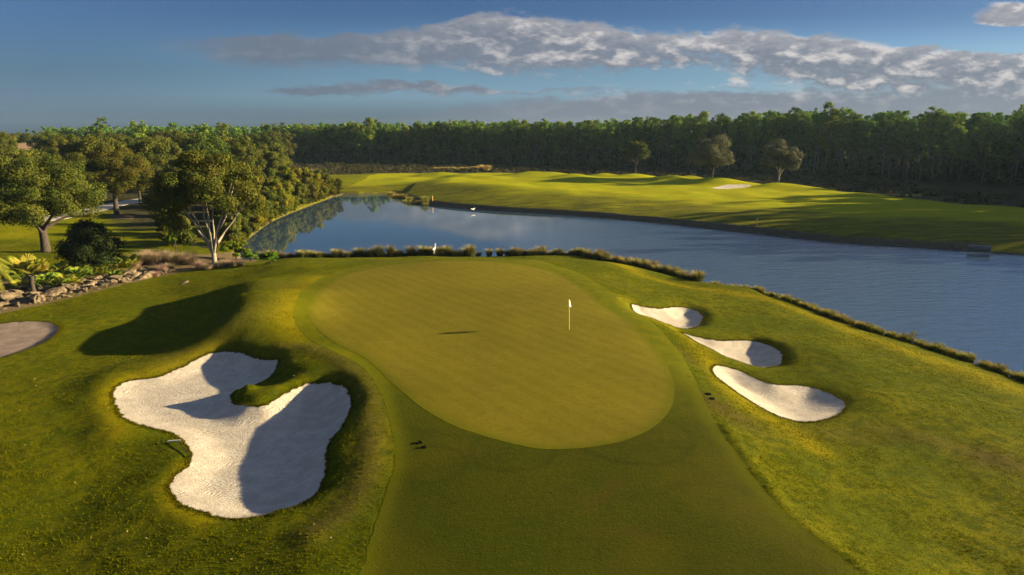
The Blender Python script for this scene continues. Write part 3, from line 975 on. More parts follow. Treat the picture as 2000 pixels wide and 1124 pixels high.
def oak_crown(Rx, z0, z1, n_blob, leaves, size, seed, open_=0.0, skew=(0, 0)):
    r = np.random.default_rng(seed)
    C, rad = [], []
    zc = z0 + (z1 - z0) * 0.42
    while len(C) < n_blob:
        d = unit(r.normal(size=3)[None])[0]
        if d[2] < -0.55:
            continue
        q = r.uniform(0.45, 0.86) if r.random() < 0.8 else r.uniform(0.1, 0.5)
        hz = (z1 - zc) if d[2] > 0 else (zc - z0)
        br = Rx * r.uniform(0.13, 0.27) * (1.0 if n_blob < 60 else 0.82)
        p = np.array([d[0] * q * Rx + skew[0], d[1] * q * Rx + skew[1], zc + d[2] * q * hz * 0.98])
        C.append(p); rad.append(br)
    rad = np.array(rad)
    w = rad ** 2 / (rad ** 2).sum()
    cnt = np.maximum(20, (w * leaves).astype(int))
    P_, N_ = blob_leaves(C, rad, cnt, 0.72, r, (0.55, 1.15), jit=0.9)
    # stray sprays so that the outline is uneven
    k = leaves // 9
    j = r.integers(0, len(C), k)
    d = unit(r.normal(size=(k, 3)))
    P2 = np.array(C)[j] + d * rad[j][:, None] * r.uniform(0.9, 1.45, (k, 1)) * np.array([1, 1, 0.75])
    P_ = np.vstack([P_, P2]); N_ = np.vstack([N_, d])
    V, Fq = leaf_quads(P_, N_, size, 0.55, r)
    return V, Fq, C


def oak_meshes(nm, Rx, H, z0, blobs, leaves, size, seed, trunk_r=0.45, fork=0.3, nlimb=7):
    r = np.random.default_rng(seed + 50)
    V, Fq, C = oak_crown(Rx, z0, H, blobs, leaves, size, seed)
    crown = np_mesh(nm + '_crown', V, Fq)
    fz = max(1.4, H * fork)
    parts = [tube([(0, 0, -0.6), (0, 0, 0.1), (0.05, 0, fz * 0.5), (0.1, 0.05, fz)], [trunk_r * 1.45, trunk_r * 1.2, trunk_r, trunk_r * 0.9], 9)]
    for j in r.choice(len(C), nlimb, replace=False):
        c = C[j]
        mid = np.array([c[0] * 0.45, c[1] * 0.45, fz + (c[2] - fz) * 0.6])
        s0 = np.array([0.1, 0.05, fz * r.uniform(0.75, 1.0)])
        parts.append(limb(s0, mid, trunk_r * 0.55, trunk_r * 0.3, 0.08, r=r))
        parts.append(limb(mid, c, trunk_r * 0.3, trunk_r * 0.1, 0.1, r=r))
    V, Fq = join(parts)
    return crown, np_mesh(nm + '_trunk', V, Fq, True)


def plant_tree(name, meshes, mats, x, y, label, cat='tree', group=None, rz=None, scale=1.0, dz=0.0, parts=('crown', 'trunk')):
    z = float(hgt(x, y)) + dz
    o = thing(name, label, cat, (x, y, z), rng.uniform(0, 6.28) if rz is None else rz, scale, group)
    for me, mt, pn in zip(meshes, mats, parts):
        link(pn, me, mt, o)
    return o


m_oak = leaf_mat('live oak leaves', [(0.034, 0.052, 0.010), (0.082, 0.094, 0.015), (0.104, 0.102, 0.017)])
m_oak2 = leaf_mat('dark oak leaves', [(0.030, 0.050, 0.010), (0.068, 0.088, 0.016), (0.082, 0.092, 0.015)])
m_grey = leaf_mat('grey green oak leaves', [(0.085, 0.090, 0.050), (0.17, 0.165, 0.090)])
m_pine = leaf_mat('pine needles', [(0.060, 0.115, 0.012), (0.125, 0.215, 0.020), (0.165, 0.215, 0.024)])
m_pine_d = leaf_mat('dark pine needles', [(0.038, 0.070, 0.014), (0.080, 0.125, 0.020)])
m_bush = leaf_mat('wax myrtle leaves', [(0.046, 0.066, 0.007), (0.108, 0.116, 0.011), (0.140, 0.120, 0.013)])
m_dark = leaf_mat('dark shrub leaves', [(0.012, 0.022, 0.010), (0.028, 0.040, 0.012), (0.040, 0.050, 0.012)])
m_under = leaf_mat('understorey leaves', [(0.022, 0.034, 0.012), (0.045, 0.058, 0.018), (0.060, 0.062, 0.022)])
m_marsh = leaf_mat('marsh brush leaves', [(0.035, 0.034, 0.015), (0.065, 0.055, 0.026)])
m_lime = leaf_mat('bright green shrub leaves', [(0.060, 0.120, 0.010), (0.120, 0.185, 0.015)])
m_bark = bark_mat('grey brown bark', (0.030, 0.024, 0.019), (0.075, 0.062, 0.050))
m_pale = bark_mat('pale smooth bark', (0.15, 0.125, 0.09), (0.32, 0.28, 0.21))
m_pbark = bark_mat('pine bark', (0.085, 0.066, 0.052), (0.17, 0.14, 0.115), 3)


def wpx(px, D):
    return (px - 1000.0) / F * (D * math.cos(PITCH) + 12 * math.sin(PITCH)) , D


# ------------------------------------------------------------------ oaks of the left shore
big = oak_meshes('spreading_oak', 8.4, 13.8, 1.7, 120, 80000, 0.13, 11, 0.5, 0.22, 11)
mid = oak_meshes('round_oak', 7.4, 13.0, 2.2, 90, 48000, 0.15, 12, 0.42, 0.3, 8)
far_oaks = [oak_meshes('wood_oak', 8.5, 16.5, 0.6, 90, 30000, 0.23, 20 + i, 0.4, 0.3, 6) for i in range(4)]
x, y = on_ground(90, 492)
plant_tree('oak_tree', big, (m_oak, m_bark), x, y, 'large spreading live oak with dark forked trunk at the left edge, behind the palmettos', rz=2.0)
x, y = on_ground(228, 419)
plant_tree('oak_tree', mid, (m_oak, m_bark), x, y, 'live oak with a single straight trunk in a brown mulch ring beside the pale road', rz=0.4)
mul = trace([(212, 423), (222, 419), (245, 420), (262, 424), (255, 429), (225, 428)])
m_mulch, t, out = material('brown bark mulch')
n = t.noise(obj_co(t), 8, 4, 0.7)
principled(t, out, t.mix(n, (0.05, 0.03, 0.02), (0.14, 0.09, 0.06)), 0.95, 0.1, bump(t, n, 0.7, 0.05))
o, _ = sheet('mulch_bed', mul, 0.6, 0.03, m_mulch, 0.1, edge=0.5)

# the tree with the pale stems
r_ = np.random.default_rng(5)
stems = []
fork = np.array([0.0, 0.0, 1.6])
base = [(0, 0, -0.5), (0.0, 0, 0.1), (0.02, 0, 0.9), (0.0, 0.0, 1.6)]
parts = [tube(base, [0.42, 0.34, 0.27, 0.26], 9)]
tips = [(-2.9, 0.2, 6.6), (-2.2, -0.3, 6.9), (-0.7, 0.1, 7.4), (-0.15, -0.4, 7.6), (0.25, 0.5, 7.2), (1.6, 0.0, 6.5), (2.2, 0.3, 8.4), (2.6, -0.2, 7.9), (3.6, 0.2, 6.9)]
for i, tp in enumerate(tips):
    tp = np.array(tp)
    k = fork + (tp - fork) * 0.42 + np.array([0, 0, 0.25]) + r_.normal(size=3) * 0.10
    k2 = fork + (tp - fork) * 0.72 + r_.normal(size=3) * 0.12
    parts.append(tube([fork - (0, 0, 0.25), fork + (k - fork) * 0.5 + (0, 0, 0.1), k, k2, tp, tp + (tp - k2) * 0.7], [0.17, 0.13, 0.11, 0.085, 0.06, 0.03], 7))
parts.append(tube([(-0.2, 0, 2.3), (-1.0, -0.2, 2.35), (-2.2, -0.3, 2.8), (-2.7, -0.2, 3.2)], [0.10, 0.08, 0.05, 0.02], 6))
parts.append(tube([(1.9, 0.1, 5.8), (2.8, 0, 6.2), (3.9, 0.2, 6.8), (4.8, 0.1, 6.9)], [0.09, 0.07, 0.05, 0.02], 6))
V, Fq = join(parts)
pale_trunk = np_mesh('pale_stems', V, Fq, True)
V, Fq, _ = oak_crown(5.9, 6.0, 13.3, 80, 42000, 0.13, 31, skew=(-0.6, 0.6))
r2 = np.random.default_rng(77)
cc = [np.array(c) for c in [(-5.2, 0.5, 6.6), (-5.6, 1.2, 8.6), (-4.6, 0.4, 5.4), (-4.2, 1.4, 4.2), (-3.9, 0.9, 7.4), (-3.6, 1.5, 3.1), (4.0, 1, 8.4), (4.6, 1.4, 7.2), (-6.6, 0.6, 7.6)]]
rr = np.array([1.7, 1.7, 1.2, 1.1, 1.5, 0.9, 1.5, 1.3, 1.3])
P_, N_ = blob_leaves(cc, rr, [1300] * 9, 0.8, r2, (0.4, 1.25))
V2, F2 = leaf_quads(P_, N_, 0.135, 0.55, r2)
V, Fq = join([(V, Fq), (V2, F2)])
x, y = on_ground(420, 522)
plant_tree('multi_stemmed_tree', (np_mesh('pale_stem_crown', V, Fq), pale_trunk), (m_oak, m_pale), x, y,
           'tree with bare pale stems fanning up from a low fork, right of the pink grass', rz=0.0)

# wood behind the road on the left
g = 'oaks of the left-hand wood'
ordw = ['first', 'second', 'third', 'fourth', 'fifth', 'sixth', 'seventh', 'eighth', 'ninth', 'tenth', 'eleventh', 'twelfth', 'thirteenth', 'fourteenth', 'fifteenth', 'sixteenth', 'seventeenth', 'eighteenth', 'nineteenth', 'twentieth']
hand = [  # px, D, scale xy, scale z, label
    (200, 158, 0.95, 1.0, 'tall rounded oak rising behind the road, above the mulched oak', m_oak),
    (530, 205, 0.80, 0.86, 'round oak at the right-hand end of the left wood, beside the far pines', m_oak),
    (470, 190, 0.95, 0.94, 'oak next to the last round oak of the left wood', m_oak2),
    (400, 178, 0.95, 0.98, 'dark oak directly behind the crown of the pale stemmed tree', m_oak2),
    (310, 170, 0.92, 0.98, 'dark oak between the tall rounded oak and the pale stemmed tree', m_oak2),
    (20, 120, 0.90, 0.80, 'oak at the far left edge behind the large spreading oak', m_oak),
    (345, 148, 0.66, 0.66, 'smaller oak behind the pale stemmed tree, above the end of the road', m_oak),
    (140, 140, 0.72, 0.72, 'smaller oak between the spreading oak and the mulched oak', m_oak),
    (60, 150, 0.85, 0.82, 'oak directly behind the crown of the large spreading oak', m_oak2),
    (270, 158, 0.70, 0.74, 'oak right of the mulched oak, just across the pale road', m_oak),
    (430, 150, 0.72, 0.74, 'oak behind the right half of the pale stemmed tree', m_oak),
    (-40, 105, 0.80, 0.80, 'oak cut off by the left edge of the picture, above the date palm', m_oak2),
]
k = 0
for px, D, sx, sz, lab, mt in hand:
    x, y = wpx(px, D)
    plant_tree('oak_tree', far_oaks[k % 4], (mt, m_bark), x, y, lab, group=g, scale=(sx, sx, sz)); k += 1
for D, px0, px1, dpx, H in ((215, -180, 440, 62, 0.97), (250, -160, 520, 56, 1.0), (300, -150, 570, 50, 1.02), (360, -140, 600, 42, 1.02)):
    px = px0
    n_row = -1
    while px < px1:
        n_row += 1
        q = px + random.uniform(-12, 12)
        x, y = wpx(q, D + random.uniform(-12, 12))
        H2 = H * random.uniform(0.9, 1.06)
        if 15 < q < 85 and D < 310:
            H2 *= 0.5
        plant_tree('oak_tree', far_oaks[k % 4], (m_oak if random.random() < 0.5 else m_oak2, m_bark), x, y,
                   '%s oak crown in the %s row of the left wood, %s from the left' % ('deep green' if False else 'broad', {215: 'nearest', 250: 'second', 300: 'third', 360: 'farthest'}[D], ordw[n_row]), group=g, scale=(random.uniform(0.75, 1.0),) * 2 + (H2,))
        k += 1
        px += dpx

# shrubs and small trees down the left shore
bush = [oak_meshes('shore_shrub', 3.4, 6.6, -1.0, 44, 17000, 0.15, 60 + i, 0.12, 0.15, 5) for i in range(4)]
g = 'shrubs along the left shore'
sh = [(655, 374, 0.8, 0.85), (640, 376, 0.85, 0.95), (618, 381, 0.9, 1.0), (598, 388, 0.9, 1.05), (580, 394, 0.9, 1.0), (560, 403, 0.95, 1.05), (543, 411, 0.95, 1.1), (526, 420, 0.9, 1.1), (512, 430, 0.9, 1.15), (498, 440, 0.9, 1.2), (484, 452, 0.85, 1.15),
      (470, 462, 0.8, 1.1), (625, 370, 1.0, 1.05), (590, 376, 1.1, 1.15), (560, 384, 1.1, 1.25), (530, 396, 1.1, 1.35), (505, 410, 1.1, 1.45), (480, 425, 1.1, 1.5), (460, 440, 1.0, 1.45), (445, 460, 0.9, 1.3), (455, 480, 0.75, 0.9),
      (600, 366, 1.0, 0.9), (570, 372, 1.1, 1.0), (540, 378, 1.2, 1.15), (500, 390, 1.2, 1.5), (465, 404, 1.2, 1.6), (340, 480, 0.55, 0.65), (355, 470, 0.5, 0.75), (320, 455, 0.5, 0.6)]
for i, (px, py, a, b) in enumerate(sh):
    x, y = on_ground(px, py + (8 if i < 12 else 2))
    ordn = ['first', 'second', 'third', 'fourth', 'fifth', 'sixth', 'seventh', 'eighth', 'ninth', 'tenth', 'eleventh', 'twelfth', 'thirteenth', 'fourteenth', 'fifteenth', 'sixteenth', 'seventeenth', 'eighteenth', 'nineteenth']
    if i < 12:
        lab = 'bushy shrub at the water, %s from the tip of the left shore' % ordn[i]
    elif i < 26:
        lab = 'taller shrub behind the waterside shrubs, %s from the right' % ordn[min(i - 12, 13)]
    else:
        lab = ['dark low shrub in the shaded lawn left of the pale stemmed tree', 'dark shrub touching the left side of the pale stemmed tree', 'dark low shrub in the lawn nearest the pale road'][i - 26]
    plant_tree('shore_shrub', bush[i % 4], (m_bush if i % 3 else m_oak, m_bark), x, y, lab, 'shrub', g, scale=(a, a, b), parts=('foliage', 'stem'))
LS = catmull(SHORE_FAR[15:], 1.0, False)
for i in range(34):
    p = LS[int(len(LS) * (i + random.uniform(0.1, 0.9)) / 34)]
    x, y = p[0] - random.uniform(0.1, 1.2), p[1] + random.uniform(-0.5, 0.5)
    q = random.uniform(0.16, 0.36)
    plant_tree('bank_shrub', bush[i % 4], (m_bush if i % 2 else m_oak2, m_bark), x, y, 'small bank shrub overhanging the water, %s along the left shore' % ['nearest the reeds' if i > 25 else 'half way' if i > 10 else 'nearest the tip'][0], 'shrub', 'small shrubs overhanging the left water edge', scale=(q * 1.3, q * 1.3, q), parts=('foliage', 'stem'))
r9 = np.random.default_rng(4)
cc, rr = [], []
for i in range(70):
    f = r9.uniform(0, 1) ** 0.8
    a = r9.uniform(0, 6.28)
    w = 3.3 * math.sqrt(max(0.05, 1 - f ** 1.7)) * r9.uniform(0.2, 1.0)
    cc.append((math.cos(a) * w, math.sin(a) * w, 0.3 + f * 4.6)); rr.append(r9.uniform(0.6, 1.15))
P_, N_ = blob_leaves(cc, rr, [520] * 70, 1.0, r9, (0.4, 1.25))
V, Fq = join([limb((0, 0, -0.2), (cc[i][0] * 0.7, cc[i][1] * 0.7, cc[i][2]), 0.12, 0.03, r=r9) for i in range(8)])
join_shrub = (np_mesh('dense_shrub_leaves', *leaf_quads(P_, N_, 0.13, 0.5, r9)), np_mesh('dense_shrub_stems', V, Fq, True))
x, y = on_ground(185, 528)
plant_tree('dark_shrub', join_shrub, (m_dark, m_bark), x, y, 'dense almost black shrub behind the palmettos, taller than them', 'shrub', rz=0.0, parts=('foliage', 'stem'))
lime = oak_meshes('small_shrub', 1.5, 2.6, 0.05, 14, 4500, 0.09, 75, 0.06, 0.3, 4)
for px, py, s, lab in [(345, 492, (0.9, 0.9, 1.9), 'upright bright green conifer-like shrub left of the pale stemmed tree'), (462, 508, (1.4, 1.4, 1.1), 'low bright green shrub right of the foot of the pale stemmed tree'),
                       (440, 480, (1.0, 1.0, 1.6), 'bright green shrub behind the pale stems'), (490, 512, (0.8, 0.8, 0.6), 'small green shrub where the rocks meet the reed bank'), (530, 513, (0.8, 0.8, 0.55), 'small grey green shrub at the left end of the reeds')]:
    x, y = on_ground(px, py)
    plant_tree('green_shrub', lime, (m_lime, m_bark), x, y, lab, 'shrub', scale=s, parts=('foliage', 'stem'))
# big golden grass on the left shore hill
# ------------------------------------------------------------------ single oaks on the far fairway
for px, py, rx, H, z0, sk, mt, lab, seed in [
    (1241, 341, 5.0, 12.3, 3.8, 2, m_oak2, 'leftmost of the three lone oaks before the far pines, with a thin bare trunk', 90),
    (1390, 356, 6.9, 13.6, 2.3, 2, m_grey, 'middle lone oak before the far pines, pale green and widest', 91),
    (1520, 361, 5.6, 12.8, 2.6, 2, m_grey, 'rightmost lone oak before the far pines, grey brown crown on a pale trunk', 92)]:
    x, y = at(px, py, 2.2)
    mm = oak_meshes('lone_oak', rx * 1.05, H, z0, 58, 20000, 0.22, seed, 0.28, 0.22, 8)
    plant_tree('oak_tree', mm, (mt, m_pale if seed == 92 else m_bark), x, y, lab, group='three lone oaks on the far fairway')

# ------------------------------------------------------------------ pine forest
def pine_mesh(seed, H, leaves=1500, size=0.36):
    r = np.random.default_rng(seed)
    lean = r.normal(size=2) * 0.3
    top = np.array([lean[0], lean[1], H - 0.6])
    C, rad = [], []
    nb = 26 if leaves > 600 else 18
    z_low = H * (r.uniform(0.38, 0.58) if leaves > 600 else r.uniform(0.16, 0.30))
    parts = [tube([(0, 0, -0.6), (0, 0, 0), (lean[0] * 0.3, lean[1] * 0.3, H * 0.4), top], [0.24, 0.20, 0.15, 0.04], 6)]
    for i in range(nb):
        f = (i + r.uniform(0, 0.8)) / nb
        z = z_low + (H - 0.9 - z_low) * f
        w = (1 - abs(f - 0.55) * 0.8) * H * 0.135 * (0.45 + 0.55 * min(1, f * 2.2))
        a = r.uniform(0, 6.28)
        q = w * r.uniform(0.3, 1.0)
        c = np.array([math.cos(a) * q + lean[0] * z / H, math.sin(a) * q + lean[1] * z / H, z])
        C.append(c); rad.append(H * r.uniform(0.022, 0.062))
        if i % 2 == 0:
            parts.append(tube([(lean[0] * z / H, lean[1] * z / H, z - 0.7), c], [0.07, 0.03], 4))
    for i in range(3):                                # dead side snags
        z = H * r.uniform(0.3, 0.5); a = r.uniform(0, 6.28)
        parts.append(tube([(0, 0, z), (math.cos(a) * 1.1, math.sin(a) * 1.1, z + 0.3)], [0.04, 0.015], 4))
    rad = np.array(rad)
    P_, N_ = blob_leaves(C, rad, (rad ** 2 / (rad ** 2).sum() * leaves).astype(int), 0.55, r, (0.3, 1.45))
    V, Fq = leaf_quads(P_, N_, size, 0.5, r)
    Vt, Ft = join(parts)
    return (V, Fq), (Vt, Ft)


pine_raw = [pine_mesh(200 + i, 20.0, 2200, 0.30) for i in range(7)]
pines = [(np_mesh('pine_crown', *c_), np_mesh('pine_trunk', *t_, True)) for c_, t_ in pine_raw]
FRONT = catmull([(-330, 460), (-190, 405), (-98, 365), (0, 335), (68, 300), (116, 258), (150, 212), (148, 168), (124, 132), (112, 104)], 1.0, False)
seg = np.linalg.norm(np.diff(FRONT, axis=0), axis=1)
cum = np.concatenate([[0], np.cumsum(seg)])


def along(s, off):
    i = min(np.searchsorted(cum, s) , len(FRONT) - 1)
    i = max(i, 1)
    a, b = FRONT[i - 1], FRONT[i]
    f = (s - cum[i - 1]) / (cum[i] - cum[i - 1] + 1e-9)
    p = a + (b - a) * f
    d = (b - a) / np.linalg.norm(b - a)
    return p[0] - d[1] * off, p[1] + d[0] * off       # positive: away from the camera


TOPS = [(-600, 17.5), (560, 18.0), (640, 19.0), (720, 20.0), (820, 19.5), (1000, 20.5), (1150, 20.5), (1300, 21.5), (1450, 22.3), (1560, 24.4), (1650, 23.2), (1800, 22.0), (2000, 21.8), (2600, 20)]
s_in = cum[np.argmin(np.abs(FRONT[:, 0] / FRONT[:, 1] + 0.36))]
L_in = cum[-1]
k = 0
r3 = np.random.default_rng(9)
rows = [0.0, 4.0, 8.5]
per = 99
for ri, off in enumerate(rows):
    for i in range(per):
        s = s_in + (L_in - 1 - s_in) * (i + r3.uniform(0.1, 0.9)) / per
        x, y = along(s, off + r3.uniform(-1.6, 1.6))
        px = 1000 + F * x / y
        H = np.interp(px, [q[0] for q in TOPS], [q[1] for q in TOPS]) * r3.choice([r3.uniform(0.66, 0.90), r3.uniform(0.90, 1.0), r3.uniform(0.97, 1.07), r3.uniform(1.0, 1.15)])
        w = r3.uniform(0.8, 1.15)
        o = thing('pine_tree', 'slender pine in the %s row of far pines, %s' % (['first', 'second', 'third'][ri], 'left of the golden grass clump' if px < 948 else 'between golden clump and leftmost lone oak' if px < 1241 else 'behind the lone oaks' if px < 1540 else 'right of the lone oaks'), 'tree', (x, y, float(hgt(x, y)) - 0.2), r3.uniform(0, 6.28), (w * H / 20, w * H / 20, H / 20), 'pines at the front of the far forest')
        v_ = pines[k % 7]
        link('crown', v_[0], m_pine if r3.random() < 0.75 else m_pine_d, o)
        link('trunk', v_[1], m_pbark, o)
        k += 1
# a few pines that stand clear of the skyline
for px, D, H, lab in [(203, 250, 20.5, 'pine crown standing above the left wood, over the tall rounded oak'), (280, 255, 19.8, 'broad pine top above the left wood, right of the first one'), (345, 260, 19.0, 'pine top showing over the middle of the left wood'),
                      (400, 268, 19.0, 'rounded pine top in the middle of the left skyline'), (440, 265, 19.3, 'thin open pine top near the right end of the left skyline'), (725, 345, 23.0, 'tallest pine where the far forest meets the left wood')]:
    x, y = wpx(px, D)
    o = thing('pine_tree', lab, 'tree', (x, y, float(hgt(x, y))), r3.uniform(0, 6.28), (H / 20 * 1.25, H / 20 * 1.25, H / 20))
    v_ = pines[k % 7]; k += 1
    link('crown', v_[0], m_pine, o); link('trunk', v_[1], m_pbark, o)
# the mass of the forest behind
light_raw = [pine_mesh(300 + i, 20.0, 520, 0.62) for i in range(5)]


def scatter(raws, which, xs, ys, zs, rots, sx, sz):
    outV, outF, o = [], [], 0
    for k_, (x, y, z, a, u_, w_) in enumerate(zip(xs, ys, zs, rots, sx, sz)):
        V, Fq = raws[k_ % len(raws)][which]
        c, s = math.cos(a), math.sin(a)
        q = np.empty_like(V)
        q[:, 0] = (V[:, 0] * c - V[:, 1] * s) * u_ + x
        q[:, 1] = (V[:, 0] * s + V[:, 1] * c) * u_ + y
        q[:, 2] = V[:, 2] * w_ + z
        outV.append(q); outF.append(Fq + o); o += len(q)
    return np.vstack(outV), np.vstack(outF)


n_back = 1500
S = r3.uniform(0, L_in, n_back)
O = 10 + 75 * r3.random(n_back) ** 1.5
pos = np.array([along(s, o_) for s, o_ in zip(S, O)])
pxs = 1000 + F * pos[:, 0] / pos[:, 1]
Hs = np.interp(pxs, [q[0] for q in TOPS], [q[1] for q in TOPS]) * r3.uniform(0.82, 1.09, n_back)
zs = hgt(pos[:, 0], pos[:, 1])
rt = r3.uniform(0, 6.28, n_back)
wd = Hs / 20 * r3.uniform(0.9, 1.3, n_back)
fr = tag(link('forest', np_mesh('forest_crowns', *scatter(light_raw, 0, pos[:, 0], pos[:, 1], zs, rt, wd, Hs / 20)), m_pine), 'deep mass of pine crowns behind the front trees of the far forest', 'forest', kind='stuff')
link('trunks', np_mesh('forest_trunks', *scatter(light_raw, 1, pos[:, 0], pos[:, 1], zs, rt, wd, Hs / 20), True), m_pbark, fr)
# undergrowth: a dark mid storey below the pines, and marsh brush in front of them
nb = 1500
S = r3.uniform(0, L_in, nb)
O = r3.uniform(-2.5, 30, nb)
pos = np.array([along(s, o_) for s, o_ in zip(S, O)])
zs = hgt(pos[:, 0], pos[:, 1])
gapn = sstep(-0.1, 0.25, vnoise(pos[:, 0] / 19.0, pos[:, 1] / 19.0, 3))
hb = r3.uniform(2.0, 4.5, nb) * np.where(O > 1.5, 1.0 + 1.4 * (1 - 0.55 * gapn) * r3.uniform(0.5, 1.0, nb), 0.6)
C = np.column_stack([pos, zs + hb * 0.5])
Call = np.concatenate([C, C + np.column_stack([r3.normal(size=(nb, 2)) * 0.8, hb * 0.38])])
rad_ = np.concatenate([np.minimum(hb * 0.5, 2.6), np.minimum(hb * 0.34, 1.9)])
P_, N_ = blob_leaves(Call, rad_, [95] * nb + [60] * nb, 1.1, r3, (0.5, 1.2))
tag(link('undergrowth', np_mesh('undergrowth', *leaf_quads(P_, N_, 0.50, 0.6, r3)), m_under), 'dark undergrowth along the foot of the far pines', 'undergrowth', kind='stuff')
nb = 1500
pts_, tries = [], 0
xx_ = r3.uniform(-140, 170, 30000); yy_ = r3.uniform(120, 400, 30000)
dc = sdist(xx_, yy_, CREST, 30)
fx_ = np.interp(xx_, [p[0] for p in FRONT[::6] if p[0] < 158], [p[1] for p in FRONT[::6] if p[0] < 158])
k_ = (dc > 1.0) & (yy_ < fx_ + 2) & (xx_ / yy_ < 0.85)
xx_, yy_ = xx_[k_][:nb], yy_[k_][:nb]
hb = r3.uniform(0.5, 1.5, len(xx_))
C = np.column_stack([xx_, yy_, hgt(xx_, yy_) + hb * 0.3])
P_, N_ = blob_leaves(C, hb * 1.3, [60] * len(xx_), 0.55, r3)
tag(link('marsh_brush', np_mesh('marsh_brush', *leaf_quads(P_, N_, 0.35, 0.5, r3)), m_marsh), 'low brown marsh brush between the far fairway and the pines', 'undergrowth', kind='stuff')

# ------------------------------------------------------------------ grasses
def clump_mesh(name, h, rad, n, seed, arch=0.5, width=0.02):
    r = np.random.default_rng(seed)
    a = r.uniform(0, 6.28, n); q = np.sqrt(r.random(n)) * rad * 0.5
    d = np.stack([np.cos(a + r.normal(size=n) * 0.5), np.sin(a + r.normal(size=n) * 0.5)], 1)
    b = np.stack([np.cos(a) * q, np.sin(a) * q], 1)
    hh_ = h * r.uniform(0.55, 1.1, n)
    sp = rad * r.uniform(0.1, 1.0, n) * arch * 1.6
    s = np.stack([-d[:, 1], d[:, 0]], 1) * (width * r.uniform(0.6, 1.3, n))[:, None]
    def P3(xy, z):
        return np.column_stack([xy, z])
    m1 = b + d * (sp * 0.35)[:, None]; tp = b + d * sp[:, None]
    V = np.stack([P3(b - s, 0 * hh_ - 0.05), P3(b + s, 0 * hh_ - 0.05), P3(m1 + s * 0.8, hh_ * 0.65), P3(m1 - s * 0.8, hh_ * 0.65),
                  P3(tp + s * 0.25, hh_), P3(tp - s * 0.25, hh_)], 1).reshape(-1, 3)
    i = np.arange(n)[:, None] * 6
    Fq = np.vstack([i + [0, 1, 2, 3], i + [3, 2, 4, 5]])
    return np_mesh(name, V, Fq)


m_reed = leaf_mat('dry cord grass', [(0.055, 0.066, 0.012), (0.12, 0.118, 0.028), (0.09, 0.092, 0.018)], 0.3, tip=(0.85, 1.6, (0.34, 0.28, 0.09)))
m_sedge = leaf_mat('green sedge', [(0.075, 0.090, 0.006), (0.19, 0.17, 0.020)], 0.3, tip=(0.40, 0.75, (0.36, 0.29, 0.10)))
m_pink = leaf_mat('pink muhly grass', [(0.30, 0.20, 0.14), (0.42, 0.30, 0.22), (0.20, 0.17, 0.08)], 0.3)
m_tan = leaf_mat('tan dry grass', [(0.20, 0.165, 0.07), (0.34, 0.28, 0.14), (0.14, 0.13, 0.04)], 0.3)
m_gold = leaf_mat('golden plume grass', [(0.30, 0.24, 0.07), (0.42, 0.36, 0.12)], 0.3)
reeds = [clump_mesh('reed_blades', 1.4, 0.8, 520, 400 + i, 0.7, 0.022) for i in range(4)]
sedges = [clump_mesh('sedge_blades', 0.62, 0.5, 260, 410 + i, 0.6, 0.018) for i in range(3)]
NS = catmull(SHORE_NEAR[:22], 0.5, False)
cumn = np.concatenate([[0], np.cumsum(np.linalg.norm(np.diff(NS, axis=0), axis=1))])


def put_clump(name, meshes, mat, x, y, s, label, cat, group):
    o = link(name, random.choice(meshes), mat)
    o.location = (x, y, float(hgt(x, y)) - 0.02)
    o.rotation_euler = (0, 0, random.uniform(0, 6.28))
    o.scale = (s * random.uniform(0.85, 1.2), s * random.uniform(0.85, 1.2), s * random.uniform(0.85, 1.15))
    return tag(o, label, cat, group)


s = 0.0
r4 = np.random.default_rng(21)
cr = 0; cs = 0
while s < cumn[-1]:
    i = min(np.searchsorted(cumn, s), len(NS) - 1)
    p = NS[i]
    px = 1000 + F * p[0] / (p[1] * math.cos(PITCH) + 17 * math.sin(PITCH))
    dd = NS[min(i + 1, len(NS) - 1)] - NS[max(i - 1, 0)]
    dd = dd / (np.linalg.norm(dd) + 1e-9)
    nrm = np.array([dd[1], -dd[0]])
    if nrm[1] > 0 and p[1] > 60:
        nrm = -nrm
    if px < 1372 and px > 515:
        gap = 925 < px < 985 and r4.random() < 0.55
        if not gap and cr < 280:
            q = p + nrm * r4.uniform(-0.3, 1.1)
            big_ = r4.random() < 0.2 or 830 < px < 860
            put_clump('grass_clump', reeds, m_reed, q[0], q[1], (1.0 if big_ else r4.uniform(0.58, 0.84)), '%s tan tipped cord grass clump %s' % ('tall' if big_ else 'low', 'left of the egret, by the left wood' if px < 640 else 'left of the egret behind the green' if px < 845 else 'between the egret and the reed gap' if px < 955 else 'right of the reed gap behind the green' if px < 1150 else 'on the lake edge above the smallest right bunker'), 'grass clump', 'cord grass clumps behind the green'); cr += 1
        s += r4.uniform(0.32, 0.58)
    elif px >= 1372:
        q = p + nrm * r4.uniform(-0.25, 0.45)
        if cs < 290:
            put_clump('sedge_clump', sedges, m_sedge, q[0], q[1], r4.uniform(0.7, 1.1), 'low sedge tuft in the right fringe, %s' % ('left of the thin sapling' if px < 1635 else 'between the thin and leafy saplings' if px < 1780 else 'right of the leafy sapling'), 'sedge', 'sedge tufts along the right shore'); cs += 1
        s += r4.uniform(0.2, 0.42)
    else:
        s += 0.5
